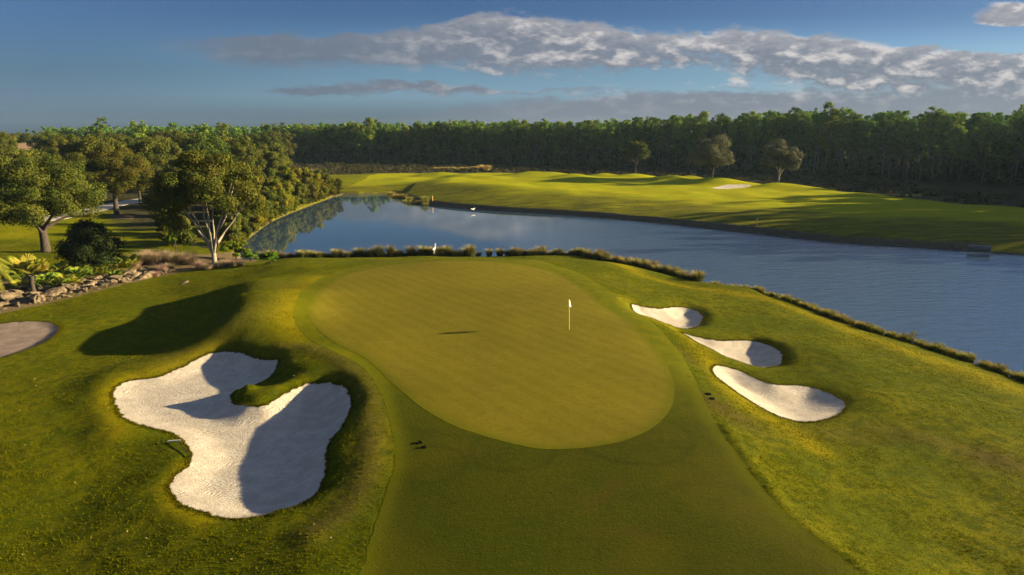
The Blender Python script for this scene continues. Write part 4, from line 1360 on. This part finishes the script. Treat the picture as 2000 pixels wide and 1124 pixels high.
# far bank sedges by the tongue of the far fairway
for i in range(26):
    px, py = [(765, 381), (775, 385), (785, 389), (800, 395), (815, 398), (830, 400)][i % 6]
    x, y = at(px + random.uniform(-6, 6), py - 1.5 + random.uniform(-2.5, 0.5), 0.3)
    put_clump('sedge_clump', sedges, m_sedge, x, y, random.uniform(1.5, 2.6), 'bushy sedge tuft at the far corner of the lake where the shore turns', 'sedge', 'sedge tufts at the far corner of the lake')
gold = [clump_mesh('plume_blades', 2.2, 2.0, 900, 430, 0.6, 0.05)]
x, y = at(948, 334, 2.0)
put_clump('plume_clump', gold, m_gold, x, y, 1.25, 'single tall golden grass clump on the crest of the far fairway', 'grass clump', None)
for i, px in enumerate(range(852, 940, 7)):
    x, y = at(px, 332 + random.uniform(-1, 1), 1.8)
    put_clump('plume_clump', gold, m_tan if i % 2 else m_gold, x, y, random.uniform(0.45, 0.7), 'low pale grass clump in the strip on the crest left of the tall golden clump', 'grass clump', 'pale grass strip on the far crest')
x, y = on_ground(600, 350)
for i, (px, py, sc) in enumerate([(598, 337, 1.5), (585, 339, 1.2), (612, 341, 1.1)]):
    x, y = wpx(px, 205 + i * 3)
    o = put_clump('plume_clump', gold, m_gold, x, y, sc * 1.5, 'pale golden grass mound rising above the left shore shrubs', 'grass clump', 'golden grass above the left shore')
    o.location.z = float(hgt(x, y)) + 2.2 * 0
pinks = [clump_mesh('muhly_blades', 0.9, 0.9, 480, 440 + i, 0.7, 0.012) for i in range(2)]
for i, (px, py, sc) in enumerate([(318, 532, 1.0), (332, 528, 0.9), (345, 515, 1.5), (362, 512, 1.5), (374, 516, 1.2), (305, 540, 0.7)]):
    x, y = on_ground(px, py)
    put_clump('muhly_clump', pinks, m_pink, x, y, sc, 'feathery pink muhly grass clump beside the right end of the rocks', 'grass clump', 'pink muhly clumps by the rocks')
for i, (px, py, sc) in enumerate([(262, 520, 1.3), (275, 516, 1.4), (290, 514, 1.4), (303, 516, 1.3), (316, 513, 1.3), (392, 524, 0.9), (406, 526, 0.8), (436, 522, 0.8), (450, 520, 0.8), (470, 520, 0.6), (296, 505, 1.3), (330, 505, 1.2)]):
    x, y = on_ground(px, py)
    put_clump('dry_clump', pinks, m_tan, x, y, sc, 'tan dry grass clump between the palmettos and the pale stemmed tree', 'grass clump', 'tan grass clumps beyond the rocks')

# ------------------------------------------------------------------ rocks
def rock_mesh(seed):
    r = np.random.default_rng(seed)
    bm = bmesh.new()
    bmesh.ops.create_icosphere(bm, subdivisions=3, radius=0.5)
    dirs = unit(r.normal(size=(9, 3))); cut = r.uniform(0.22, 0.46, 9)
    for v_ in bm.verts:
        p = np.array(v_.co)
        for d, c_ in zip(dirs, cut):
            e = p @ d
            if e > c_:
                p = p - d * (e - c_) * 0.95
        p *= 1 + 0.28 * vnoise(np.array(p[0] * 5 + seed), np.array(p[1] * 5 + p[2] * 6), 1) + 0.22 * vnoise(np.array(p[0] * 13 + seed), np.array(p[1] * 12 + p[2] * 14), 2)
        v_.co = p * (1.25, 1.0, 0.72)
    me = bpy.data.meshes.new('rock')
    bm.to_mesh(me); bm.free()
    return me


m_rock, t, out = material('weathered coquina rock')
oc = t.new('ShaderNodeTexCoord').outputs['Object']
na = t.noise(oc, 3.0, 6, 0.7); nbn = t.noise(oc, 11, 4, 0.7)
oi = t.new('ShaderNodeObjectInfo').outputs['Random']
c = t.mix(t.step(na, 0.35, 0.65), (0.085, 0.062, 0.036), (0.25, 0.190, 0.120))
c = t.mix(t.m('MULTIPLY', t.step(nbn, 0.55, 0.7), 0.6), c, (0.035, 0.028, 0.018))
c = t.mix(t.m('MULTIPLY', oi, 0.6), c, (0.060, 0.050, 0.034))
principled(t, out, c, 0.95, 0.1, bump(t, t.m('ADD', na, nbn), 0.8, 0.10))
rocks = [rock_mesh(500 + i) for i in range(8)]
x0, y0 = ROCKP.min(0); x1, y1 = ROCKP.max(0)
k = 0
tries = 0
while k < 230 and tries < 6000:
    tries += 1
    px = random.uniform(-40, 335); f = random.random() ** 0.8
    lo = np.interp(px, [-60, 0, 60, 130, 200, 300, 345], [622, 610, 598, 582, 563, 541, 531])
    up = np.interp(px, [-60, 0, 100, 200, 260, 330], [565, 556, 560, 545, 533, 527])
    py = lo + (up - lo) * f
    x, y = on_ground(px, py)
    edge = f < 0.12
    sz = random.uniform(0.25, 0.5) if edge else random.choice([random.uniform(0.35, 0.7), random.uniform(0.6, 1.2), random.uniform(0.8, 1.8)])
    if px > 150:
        sz *= 0.8
    o = link('rock', rocks[k % 8], m_rock)
    o.location = (x, y, float(hgt(x, y)) + sz * 0.12)
    o.rotation_euler = (random.uniform(-0.3, 0.3), random.uniform(-0.3, 0.3), random.uniform(0, 6.28))
    o.scale = (sz * random.uniform(0.8, 1.5), sz * random.uniform(0.6, 1.1), sz * random.uniform(0.4, 0.95))
    tag(o, '%s tan rock %s, %s' % ('large' if sz > 0.95 else 'fist sized' if sz < 0.45 else 'middling', 'at the turf edge' if edge else 'up against the palmettos' if f > 0.6 else 'amid the rock band', 'left of the short trunked palm' if px < 55 else 'right of the dark shrub' if px > 245 else 'between the short palm and the dark shrub' if px > 95 else 'below the short trunked palm'), 'rock', 'rocks along the left edge')
    k += 1

# ------------------------------------------------------------------ palms
def fan_leaf(c, d, r_, L, nseg=13):
    """one fan: stalk and radiating blades; d = horizontal direction"""
    V, Fa = [], []
    up = r_.uniform(0.35, 1.3)
    D = unit(np.array([d[0], d[1], up])[None])[0]
    st = c + D * L * r_.uniform(0.7, 1.1)
    side = unit(np.cross(D, np.array([0, 0, 1.0]))[None])[0]
    nrm = np.cross(side, D)
    w = 0.018
    V += [c - side * w, c + side * w, st + side * w, st - side * w]; Fa.append((0, 1, 2, 3))
    for k_ in range(nseg):
        th = (k_ / (nseg - 1) - 0.5) * 3.9
        a = D * math.cos(th) + side * math.sin(th)
        tip = st + a * L * 0.62 * (1 - 0.22 * abs(th) / 2) - np.array([0, 0, 0.10]) * L
        m_ = st + a * L * 0.34
        pw_ = np.cross(nrm, a) * L * 0.062
        i = len(V)
        V += [st, m_ + pw_ + nrm * 0.02, tip, m_ - pw_ + nrm * 0.02]
        Fa.append((i, i + 1, i + 2, i + 3))
    return np.array(V), np.array(Fa)


def palmetto(seed, n, L, h):
    r_ = np.random.default_rng(seed)
    ps = []
    for i in range(n):
        a = r_.uniform(0, 6.28)
        ps.append(fan_leaf(np.array([0, 0, h]), (math.cos(a), math.sin(a)), r_, L * r_.uniform(0.7, 1.1)))
    V, Fa = join(ps)
    return np_mesh('palmetto_fans', V, Fa)


m_palmetto = leaf_mat('palmetto fronds', [(0.085, 0.14, 0.012), (0.19, 0.22, 0.025), (0.24, 0.22, 0.03)], 0.3)
low_p = [palmetto(600 + i, 20, 1.0, 0.15) for i in range(4)]
tall_p = palmetto(610, 42, 1.35, 0.0)
x, y = on_ground(66, 578)
o = thing('cabbage_palm', 'short trunked fan palm standing on the rocks, tallest of the palmettos', 'palm', (x, y, float(hgt(x, y))), 0.5, 1.15)
V, Fq = tube([(0, 0, -0.4), (0.03, 0, 0.4), (0.0, 0.05, 1.0), (0.05, 0, 1.75)], [0.26, 0.2, 0.17, 0.2], 9)
link('trunk', np_mesh('palm_trunk', V, Fq, True), m_bark, o)
cr_ = link('fronds', tall_p, m_palmetto, o); cr_.location = (0.05, 0, 1.85)
for i, (px, py, sc) in enumerate([(25, 556, 1.2), (40, 566, 0.9), (92, 566, 1.1), (105, 558, 1.2), (122, 563, 1.1), (135, 554, 1.2), (150, 548, 1.1), (146, 560, 0.9), (165, 547, 1.2), (178, 543, 1.0), (190, 545, 1.0), (204, 537, 1.3), (222, 534, 1.3), (240, 533, 1.3), (250, 526, 1.3), (128, 540, 1.3), (112, 545, 1.2), (30, 540, 1.1), (228, 545, 0.8)]):
    x, y = on_ground(px, py)
    o = link('palmetto', low_p[i % 4], m_palmetto)
    o.location = (x, y, float(hgt(x, y))); o.rotation_euler = (0, 0, random.uniform(0, 6.28)); o.scale = (sc,) * 3
    tag(o, {11: 'palmetto right below the dark shrub', 14: 'palmetto furthest right, beside the tan grass', 0: 'palmetto left of the short trunked fan palm'}.get(i, 'low saw palmetto with bright fan leaves, %s from the left behind the rocks' % ordw[sorted([25, 40, 92, 105, 122, 135, 150, 146, 165, 178, 190, 204, 222, 240, 250, 128, 112, 30, 228]).index(px)]), 'palmetto', 'saw palmettos behind the rocks')

# date palm at the left edge
x, y = on_ground(-32, 575)
o = thing('date_palm', 'feathery date palm with drooping yellow green fronds at the left edge of the picture', 'palm', (x, y, float(hgt(x, y))), 0.3)
V, Fq = tube([(0, 0, -0.5), (0, 0, 0.6), (0.1, 0, 2.2), (0.1, 0, 3.4)], [0.42, 0.34, 0.30, 0.36], 10)
link('trunk', np_mesh('date_palm_trunk', V, Fq, True), m_bark, o)
m_date = leaf_mat('date palm leaflets', [(0.15, 0.15, 0.02), (0.26, 0.23, 0.04)], 0.3)
r5 = np.random.default_rng(3)
fr_parts = []
for i in range(34):
    a = i * 2.4 + r5.uniform(-0.2, 0.2)
    e = r5.uniform(-0.1, 1.2)
    L = r5.uniform(2.8, 3.6)
    d = np.array([math.cos(a), math.sin(a)])
    pts = []
    for q in np.linspace(0, 1, 16):
        pts.append(np.array([d[0] * L * q * math.cos(e * (1 - q * 0.5)), d[1] * L * q * math.cos(e * (1 - q * 0.5)), 3.4 + L * (math.sin(e) * q - 1.05 * q * q)]))
    pts = np.array(pts)
    Vt, Ft = tube(pts, list(np.linspace(0.035, 0.008, 16)), 4)
    fr_parts.append((Vt, Ft))
    Vl, Fl = [], []
    for j in range(1, 16):
        tg = unit((pts[j] - pts[j - 1])[None])[0]
        sd = unit(np.cross(tg, [0, 0, 1.0])[None])[0]
        for u_ in (0.0, 0.34, 0.67):
            p = pts[j - 1] + (pts[j] - pts[j - 1]) * u_
            for sg in (-1, 1):
                ll = 0.62 * math.sin(math.pi * min(1, (j + 1.5) / 17)) + 0.12
                tip = p + (sd * sg * 0.8 + tg * 0.6) * ll - np.array([0, 0, ll * r5.uniform(0.3, 0.7)])
                w = tg * 0.028
                i0 = len(Vl)
                Vl += [p - w, p + w, tip + w * 0.2, tip - w * 0.2]
                Fl.append((i0, i0 + 1, i0 + 2, i0 + 3))
    fr_parts.append((np.array(Vl), np.array(Fl)))
V, Fq = join(fr_parts)
link('fronds', np_mesh('date_palm_fronds', V, Fq), m_date, o)

# ------------------------------------------------------------------ flagstick
def simple_mat(name, col, rough=0.5, spec=0.4):
    m, t, out = material(name)
    n_ = t.noise(t.new('ShaderNodeTexCoord').outputs['Object'], 20, 3, 0.6)
    principled(t, out, t.mix(t.m('MULTIPLY', n_, 0.3), col, tuple(c * 0.7 for c in col)), rough, spec)
    return m


m_yellow = simple_mat('yellow flagstick paint', (0.75, 0.60, 0.04))
m_flag, t, out = material('white flag cloth')
d_ = t.new('ShaderNodeBsdfDiffuse'); d_.inputs[0].default_value = (0.82, 0.78, 0.70, 1)
tr_ = t.new('ShaderNodeBsdfTranslucent'); tr_.inputs[0].default_value = (0.82, 0.78, 0.70, 1)
mx_ = t.new('ShaderNodeMixShader'); mx_.inputs[0].default_value = 0.35
t.l.new(d_.outputs[0], mx_.inputs[1]); t.l.new(tr_.outputs[0], mx_.inputs[2]); t.l.new(mx_.outputs[0], out.inputs[0])
x, y = on_ground(1111, 645)
z = float(hgt(x, y))
fs_ = thing('flagstick', 'yellow flagstick with a limp white flag standing in the hole on the green', 'flagstick', (x, y, z))
V, Fq = tube([(0.03, 0, -0.02), (0.022, 0, 0.7), (0.0, 0, 1.5), (-0.03, 0, 2.25)], [0.020, 0.019, 0.017, 0.015], 8)
link('pole', np_mesh('pole', V, Fq, True), m_yellow, fs_)
nu, nv = 14, 12
Vf = []
for i in range(nu):
    for j in range(nv):
        a_ = i / (nu - 1); b_ = j / (nv - 1)
        wdt = 0.52 * a_
        fold = math.sin(a_ * 9 + b_ * 1.4) * 0.04 * a_
        Vf.append((-0.025 + wdt * 0.36 * (0.3 + b_ * 0.8) + fold, wdt * 0.72 - fold * 0.4, 2.24 - 0.46 * b_ - wdt * (0.30 + 0.12 * b_)))
ii = np.arange(nu * nv).reshape(nu, nv)
link('flag', np_mesh('flag', np.array(Vf), np.stack([ii[:-1, :-1].ravel(), ii[1:, :-1].ravel(), ii[1:, 1:].ravel(), ii[:-1, 1:].ravel()], 1), True), m_flag, fs_)
# the cup: a thin dark ring in the turf
m_cup = simple_mat('dark cup', (0.02, 0.02, 0.02), 0.9)
V, Fq = tube([(0.03, 0, 0.008), (0.03, 0, 0.024)], [0.054, 0.054], 16)
Vc = np.vstack([V, [[0.03, 0, 0.022]]])
Fc = [tuple(f) for f in Fq] + [(16 + i, 16 + (i + 1) % 16, 32, 32) for i in range(16)]
mc = bpy.data.meshes.new('cup'); mc.from_pydata([tuple(v_) for v_ in Vc], [], [f if f[2] != f[3] else f[:3] for f in Fc])
link('cup', mc, m_cup, fs_)

# bunker rake on the turf left of the large bunker
m_rake = simple_mat('green rake handle', (0.03, 0.05, 0.03)); m_rakeh = simple_mat('pale rake head', (0.42, 0.43, 0.38))
xa, ya = on_ground(373, 896); xb, yb = on_ground(341, 865)
rk = thing('bunker_rake', 'bunker rake lying on the turf at the left edge of the large bunker', 'rake', (xb, yb, float(hgt(xb, yb))))
za = float(hgt(xa, ya)) - rk.location.z
V, Fq = tube([(0, 0, 0.10), (xa - xb, ya - yb, za + 0.10)], [0.022, 0.020], 6)
link('handle', np_mesh('rake_handle', V, Fq, True), m_rake, rk)
hd = np.array([0.95, 0.12])
ps = [tube([(-hd[0] * 0.32, -hd[1] * 0.32, 0.10), (hd[0] * 0.32, hd[1] * 0.32, 0.12)], [0.035, 0.035], 6)]
for i in range(13):
    q = -0.3 + 0.05 * i
    ps.append(tube([(hd[0] * q, hd[1] * q, 0.11), (hd[0] * q - 0.02, hd[1] * q + 0.03, 0.02)], [0.009, 0.006], 4))
V, Fq = join(ps)
link('rake_head', np_mesh('rake_head', V, Fq, True), m_rakeh, rk)

# distance and hazard stakes
m_stake = simple_mat('orange yellow stake paint', (0.62, 0.33, 0.08))
for px, py, lab, hh_ in [(1478, 441, 'orange hazard stake on the dark far slope, in front of the lone oaks', 1.2), (845, 393, 'orange hazard stake at the far bank near the corner of the lake', 1.2)]:
    x, y = on_ground(px, py)
    o = thing('hazard_stake', lab, 'stake', (x, y, float(hgt(x, y))))
    V, Fq = tube([(0, 0, -0.2), (0, 0, hh_ - 0.1), (0, 0, hh_)], [0.06, 0.06, 0.035], 4)
    link('post', np_mesh('stake_post', V, Fq), m_stake, o)
    V, Fq = tube([(0, 0, hh_ - 0.16), (0, 0, hh_ - 0.06)], [0.066, 0.060], 4)
    link('painted_band', np_mesh('stake_band', V, Fq), simple_mat('white band', (0.7, 0.7, 0.65)), o)

# white birds by the water
def egret(x, y, z, rz, lab, s=1.0, flying=False):
    m_w = bpy.data.materials.get('white feathers') or simple_mat('white feathers', (0.80, 0.78, 0.74), 0.8, 0.1)
    me = bpy.data.meshes.new('egret_body')
    # one continuous skinned figure: tail, body, neck, head, bill, legs
    if flying:
        pts = [(0, 0, 0), (0.25, 0, 0.05), (0.45, 0, 0.12), (0.62, 0, 0.10), (-0.25, 0, -0.02), (0.05, 0.35, 0.22), (0.0, 0.8, 0.30), (0.05, -0.35, 0.22), (0.0, -0.8, 0.30), (-0.6, 0, -0.03)]
        ed = [(0, 1), (1, 2), (2, 3), (0, 4), (0, 5), (5, 6), (0, 7), (7, 8), (4, 9)]
        ra = [0.11, 0.06, 0.045, 0.015, 0.06, 0.07, 0.03, 0.07, 0.03, 0.012]
    else:
        pts = [(0, 0, 0.55), (-0.28, 0, 0.46), (0.16, 0, 0.62), (0.24, 0, 0.78), (0.16, 0, 0.92), (0.20, 0, 1.02), (0.38, 0, 1.0), (0.0, 0.05, 0.42), (0.02, 0.05, 0.22), (0.0, 0.05, 0.0), (0.0, -0.05, 0.42), (0.03, -0.05, 0.22), (0.0, -0.05, 0.0)]
        ed = [(0, 1), (0, 2), (2, 3), (3, 4), (4, 5), (5, 6), (0, 7), (7, 8), (8, 9), (0, 10), (10, 11), (11, 12)]
        ra = [0.13, 0.04, 0.08, 0.035, 0.032, 0.042, 0.010, 0.03, 0.014, 0.012, 0.03, 0.014, 0.012]
    me.from_pydata(pts, ed, [])
    o = link('egret', me, m_w)
    o.location = (x, y, z); o.rotation_euler = (0, 0, rz); o.scale = (s,) * 3
    sk = o.modifiers.new('skin', 'SKIN')
    for v_, q in zip(me.skin_vertices[0].data, ra):
        v_.radius = (q, q)
    me.skin_vertices[0].data[0].use_root = True
    sub = o.modifiers.new('subd', 'SUBSURF'); sub.levels = 2; sub.render_levels = 2
    return tag(o, lab, 'bird')


x, y = at(924, 406.5, 0.9)
egret(x, y, 0.5, 2.6, 'white egret with spread wings low over the far edge of the lake', 1.0, True)
x, y = at(848, 497, 0.9)
egret(x, y, float(max(hgt(x, y), 0.0)) + 0.35, 1.0, 'white egret standing among the cord grass behind the green', 1.25)

# drain pipe on the far bank
m_pipe = simple_mat('weathered concrete pipe', (0.10, 0.105, 0.105), 0.9, 0.1)
xa, ya = at(1891, 484, 0.75); xb, yb = at(1935, 487, 0.75)
dv = np.array([xb - xa, yb - ya, 0.0])
dp = thing('drain_pipe', 'grey concrete drain pipe lying along the far bank at the right', 'pipe', (xa, ya, 0.75))
V, Fq = tube([np.zeros(3), dv], [0.42, 0.42], 18)
V2, F2 = tube([dv * 0.001, dv * 0.999], [0.34, 0.34], 18)
link('barrel', np_mesh('pipe_barrel', *join([(V, Fq), (V2, F2[:, ::-1])]), True), m_pipe, dp)
ring = []
for q in (0.0, 0.97):
    ring.append(tube([dv * q, dv * (q + 0.03)], [0.47, 0.47], 18))
link('rim', np_mesh('pipe_rim', *join(ring), True), m_pipe, dp)

# bare twiggy shrub and leafy saplings in the sedge at the right
def twig_mesh(seed, h, n):
    r = np.random.default_rng(seed); ps = []
    for i in range(n):
        a = r.uniform(0, 6.28); q = np.array([math.cos(a), math.sin(a), 0]) * h * r.uniform(0.1, 0.5)
        m_ = q * 0.4 + np.array([0, 0, h * 0.45]); tp = q + np.array([0, 0, h * r.uniform(0.75, 1.1)])
        ps.append(tube([(0, 0, 0), m_, tp], [0.02, 0.014, 0.005], 4))
        for _ in range(3):
            f = r.uniform(0.2, 0.9); p = m_ + (tp - m_) * f
            ps.append(tube([p, p + r.normal(size=3) * h * 0.10 + (0, 0, h * 0.12)], [0.008, 0.003], 3)) if False else ps.append(tube([p, p + r.normal(size=3) * h * 0.10 + (0, 0, h * 0.12)], [0.008, 0.003], 4))
    return join(ps)


x, y = on_ground(1664, 634)
V, Fq = twig_mesh(1, 1.1, 12)
o = link('twiggy_shrub', np_mesh('twigs', V, Fq), m_pale); o.location = (x, y, float(hgt(x, y)))
tag(o, 'pale leafless twiggy shrub standing out of the sedge against the water', 'shrub')
m_sap = leaf_mat('sapling leaves', [(0.10, 0.09, 0.02), (0.18, 0.15, 0.035)], 0.3)
for px, py, h_, lab in [(1779, 672, 1.0, 'small leafy sapling on the right-hand lake edge, right of the twiggy shrub'), (1712, 651, 0.45, 'short sapling between the twiggy shrub and the leafy sapling'), (1640, 614, 0.6, 'thin sapling left of the twiggy shrub at the lake edge')]:
    x, y = on_ground(px, py)
    o = thing('sapling', lab, 'shrub', (x, y, float(hgt(x, y))))
    r = np.random.default_rng(int(px))
    V, Fq = twig_mesh(int(px), h_, 7); link('stem', np_mesh('sapling_stem', V, Fq), m_bark, o)
    P_, N_ = blob_leaves([(0, 0, h_ * 0.6), (0.12, 0, h_ * 0.9)], [h_ * 0.3, h_ * 0.22], [150, 90], 1.0, r)
    link('foliage', np_mesh('sapling_leaves', *leaf_quads(P_, N_, 0.045, 0.5, r)), m_sap, o)

# burrow openings in the turf: raised discs, pit shade painted near-black
m_hole = simple_mat('soil with painted hole shade', (0.010, 0.009, 0.006), 1.0, 0.05)
def hole(px, py, r_, lab):
    x, y = on_ground(px, py)
    V = [(0, 0, 0.020)]; n_ = 18
    for rr_, zz_ in ((r_, 0.026), (r_ * 1.25, 0.06), (r_ * 1.6, -0.02)):
        for i in range(n_):
            a = 2 * math.pi * i / n_; w_ = 1 + 0.18 * math.sin(a * 3 + px) + 0.1 * math.sin(a * 7)
            V.append((math.cos(a) * rr_ * w_, math.sin(a) * rr_ * w_ * 0.8, zz_))
    Fa = [(0, 1 + i, 1 + (i + 1) % n_) for i in range(n_)]
    for k_ in (0, 1):
        for i in range(n_):
            a = 1 + k_ * n_ + i; b = 1 + k_ * n_ + (i + 1) % n_
            Fa.append((a, b, b + n_, a + n_))
    me = bpy.data.meshes.new('hole'); me.from_pydata(V, [], Fa); me.update()
    o = link('burrow_hole', me, m_hole); o.location = (x, y, float(hgt(x, y)) + 0.01)
    tag(o, lab, 'hole')


hole(819, 866, 0.10, 'upper of two small dark burrow holes left of the near end of the green')
hole(828, 875, 0.08, 'lower of two small dark burrow holes left of the near end of the green')
hole(1383, 771, 0.11, 'upper of two small dark burrow holes left of the nearest right bunker')
hole(1390, 780, 0.10, 'lower of two small dark burrow holes left of the nearest right bunker')
x, y = on_ground(361, 555)
o = link('driftwood', rocks[2], m_pale); o.location = (x, y, float(hgt(x, y)) + 0.1); o.scale = (0.9, 0.35, 0.5); o.rotation_euler = (0, -0.3, 0.5)
tag(o, 'lone chunk of pale driftwood on the turf below the pink grass', 'driftwood')

# pale road, house roof
m_road, t, out = material('pale concrete road')
n_ = t.noise(obj_co(t), 3, 5, 0.65)
principled(t, out, t.mix(n_, (0.30, 0.28, 0.25), (0.42, 0.40, 0.36)), 0.9, 0.2, bump(t, n_, 0.2, 0.02))
RD = trace([(60, 424), (140, 412), (200, 401), (258, 390), (310, 385), (350, 383), (350, 390), (300, 393), (250, 400), (205, 411), (150, 423), (60, 436)])
o, _ = sheet('road', RD, 1.0, 0.04, m_road, 0.0, edge=1.0)

x, y = wpx(50, 300)
hs = thing('house', 'house with an orange brown roof half hidden among the trees of the left wood', 'house', (x, y, float(hgt(x, y))), 0.4)
m_wall = simple_mat('cream stucco', (0.55, 0.47, 0.36), 0.9); m_roof = simple_mat('terracotta roof tiles', (0.20, 0.125, 0.085), 0.9); m_glass = simple_mat('dark window glass', (0.03, 0.04, 0.05), 0.15, 0.5)


def box(c, s):
    c = np.array(c, float); s = np.array(s, float) / 2
    V = np.array([[sx, sy, sz] for sx in (-1, 1) for sy in (-1, 1) for sz in (-1, 1)]) * s + c
    return V, np.array([(0, 1, 3, 2), (4, 6, 7, 5), (0, 4, 5, 1), (2, 3, 7, 6), (0, 2, 6, 4), (1, 5, 7, 3)])


link('wall', np_mesh('house_wall', *box((0, 0, 3.2), (14, 9, 6.4))), m_wall, hs)
V = np.array([(-8, -5.5, 6.4), (8, -5.5, 6.4), (8, 5.5, 6.4), (-8, 5.5, 6.4), (-4, 0, 10.0), (4, 0, 10.0), (-8, -5.5, 6.2), (8, -5.5, 6.2), (8, 5.5, 6.2), (-8, 5.5, 6.2)])
me = bpy.data.meshes.new('house_roof'); me.from_pydata([tuple(q) for q in V], [], [(0, 1, 5, 4), (2, 3, 4, 5), (1, 2, 5), (3, 0, 4), (6, 7, 1, 0), (7, 8, 2, 1), (8, 9, 3, 2), (9, 6, 0, 3), (9, 8, 7, 6)])
link('roof', me, m_roof, hs)
for wx_ in (-4.5, 0, 4.5):
    w_ = link('window', np_mesh('window', *box((wx_, -4.52, 4.6), (1.5, 0.06, 1.5))), m_glass, hs)
    link('frame', np_mesh('window_frame', *join([box((wx_, -4.56, 5.4), (1.7, 0.1, 0.12)), box((wx_, -4.56, 3.8), (1.7, 0.1, 0.12)), box((wx_ - 0.82, -4.56, 4.6), (0.12, 0.1, 1.48)), box((wx_ + 0.82, -4.56, 4.6), (0.12, 0.1, 1.48))])), m_wall, w_)

# ------------------------------------------------------------------ short grass blades on the rough (nobody could count them)
def blades(name, n, area, hmin, hmax, mat, label, avoid, width=0.006, clump=None):
    r = np.random.default_rng(n)
    x = r.uniform(area[0], area[1], n); y = area[2] + (area[3] - area[2]) * r.random(n) ** 1.5
    keep = np.abs(x) < y * 0.80 + 3
    x, y = x[keep], y[keep]
    for A, m_ in avoid:
        d = sdist(x, y, A[::3] if len(A) > 200 else A, 1.5)
        k_ = d < -m_
        x, y = x[k_], y[k_]
    dl = sdist(x, y, LAKE, 3.0)
    k_ = dl < -0.2
    x, y = x[k_], y[k_]
    return x, y


def blade_mesh(x, y, h, w, r, per=3, spread=0.05):
    n = len(x)
    x = np.repeat(x, per) + r.normal(size=n * per) * spread; y = np.repeat(y, per) + r.normal(size=n * per) * spread
    z = hgt(x, y)
    a = r.uniform(0, 6.28, len(x)); hh_ = np.repeat(h, per) * r.uniform(0.6, 1.2, len(x)); ww_ = w * r.uniform(0.7, 1.4, len(x))
    lean = r.normal(size=(len(x), 2)) * (hh_ * 0.5)[:, None]
    dx, dy = np.cos(a) * ww_, np.sin(a) * ww_
    V = np.stack([np.column_stack([x - dx, y - dy, z - 0.01]), np.column_stack([x + dx, y + dy, z - 0.01]), np.column_stack([x + lean[:, 0], y + lean[:, 1], z + hh_])], 1).reshape(-1, 3)
    return V, np.arange(len(x) * 3).reshape(-1, 3)


m_blade = leaf_mat('rough grass blades', [(0.050, 0.062, 0.001), (0.140, 0.125, 0.003), (0.098, 0.100, 0.002)], 0.3)
x, y = blades('g', 480000, (-45, 45, 16, 75), 0.03, 0.08, None, '', [(B_F, 0.0), (B_BIG, 0.02), (B_A, 0.02), (B_B, 0.02), (B_C, 0.02), (B_W, 0.02)])
r6 = np.random.default_rng(66)
dens_ = 0.35 + 0.65 * (vnoise(x / 1.7, y / 1.7, 1) + vnoise(x / 0.6, y / 0.6, 2) > -0.05)
k_ = r6.random(len(x)) < dens_
x, y = x[k_], y[k_]
hv = 0.030 + 0.035 * r6.random(len(x)) + 0.03 * np.clip(vnoise(x / 1.1, y / 1.1, 3), 0, 1)
V, Fq = blade_mesh(x, y, hv, 0.016, r6, 2, 0.03)
tag(link('grass', np_mesh('rough_grass', V, Fq), m_blade), 'short rough grass around the green and bunkers', 'grass', kind='stuff')
# shaggier grass hanging over the bunker lips
lip = []
for B in (B_BIG, B_A, B_B, B_C, B_W):
    B = np.asarray(B)
    q = r6.integers(0, len(B), len(B) * 26)
    lip.append(B[q] + r6.normal(size=(len(q), 2)) * 0.10)
lip = np.vstack(lip)
ok = np.ones(len(lip), bool)
for B in (B_BIG, B_A, B_B, B_C, B_W):
    ok &= sdist(lip[:, 0], lip[:, 1], B, 1.0) < 0.03
lip = lip[ok]
V, Fq = blade_mesh(lip[:, 0], lip[:, 1], 0.05 + 0.05 * r6.random(len(lip)), 0.012, r6, 2, 0.02)
tag(link('lip_grass', np_mesh('lip_grass', V, Fq), m_blade), 'shaggy grass fringing the bunker edges', 'grass', kind='stuff')
# fallen leaves and scraps on the left turf
n_ = 260
x = r6.uniform(-40, -4, n_); y = r6.uniform(17, 60, n_)
k_ = (sdist(x, y, B_F, 1.0) < 0) & (sdist(x, y, B_BIG, 1.0) < 0)
x, y = x[k_], y[k_]
C = np.column_stack([x, y, hgt(x, y) + 0.05])
N_ = unit(np.array([0, 0, 1.0]) + 0.5 * r6.normal(size=(len(x), 3)))
tag(link('fallen_leaves', np_mesh('fallen_leaves', *leaf_quads(C, N_, 0.055, 0.4, r6)), leaf_mat('dry fallen leaves', [(0.30, 0.22, 0.10), (0.45, 0.38, 0.22)], 0.1)), 'pale dry leaves scattered on the left turf', 'fallen leaves', kind='stuff')

# ------------------------------------------------------------------ thin evening air
V, Fq = box((0, 590, 14.0), (2080, 1460, 40.0))
m_haze = bpy.data.materials.new('haze air')
m_haze.use_nodes = True
t = NT(m_haze.node_tree)
t.n.clear()
o_ = t.new('ShaderNodeOutputMaterial')
pv = t.new('ShaderNodeVolumePrincipled')
pv.inputs['Color'].default_value = (0.55, 0.82, 1.0, 1)
pv.inputs['Density'].default_value = 0.00007
pv.inputs['Anisotropy'].default_value = 0.2
t.l.new(pv.outputs[0], o_.inputs['Volume'])
tag(link('haze', np_mesh('haze', V, Fq), m_haze), kind='stuff')
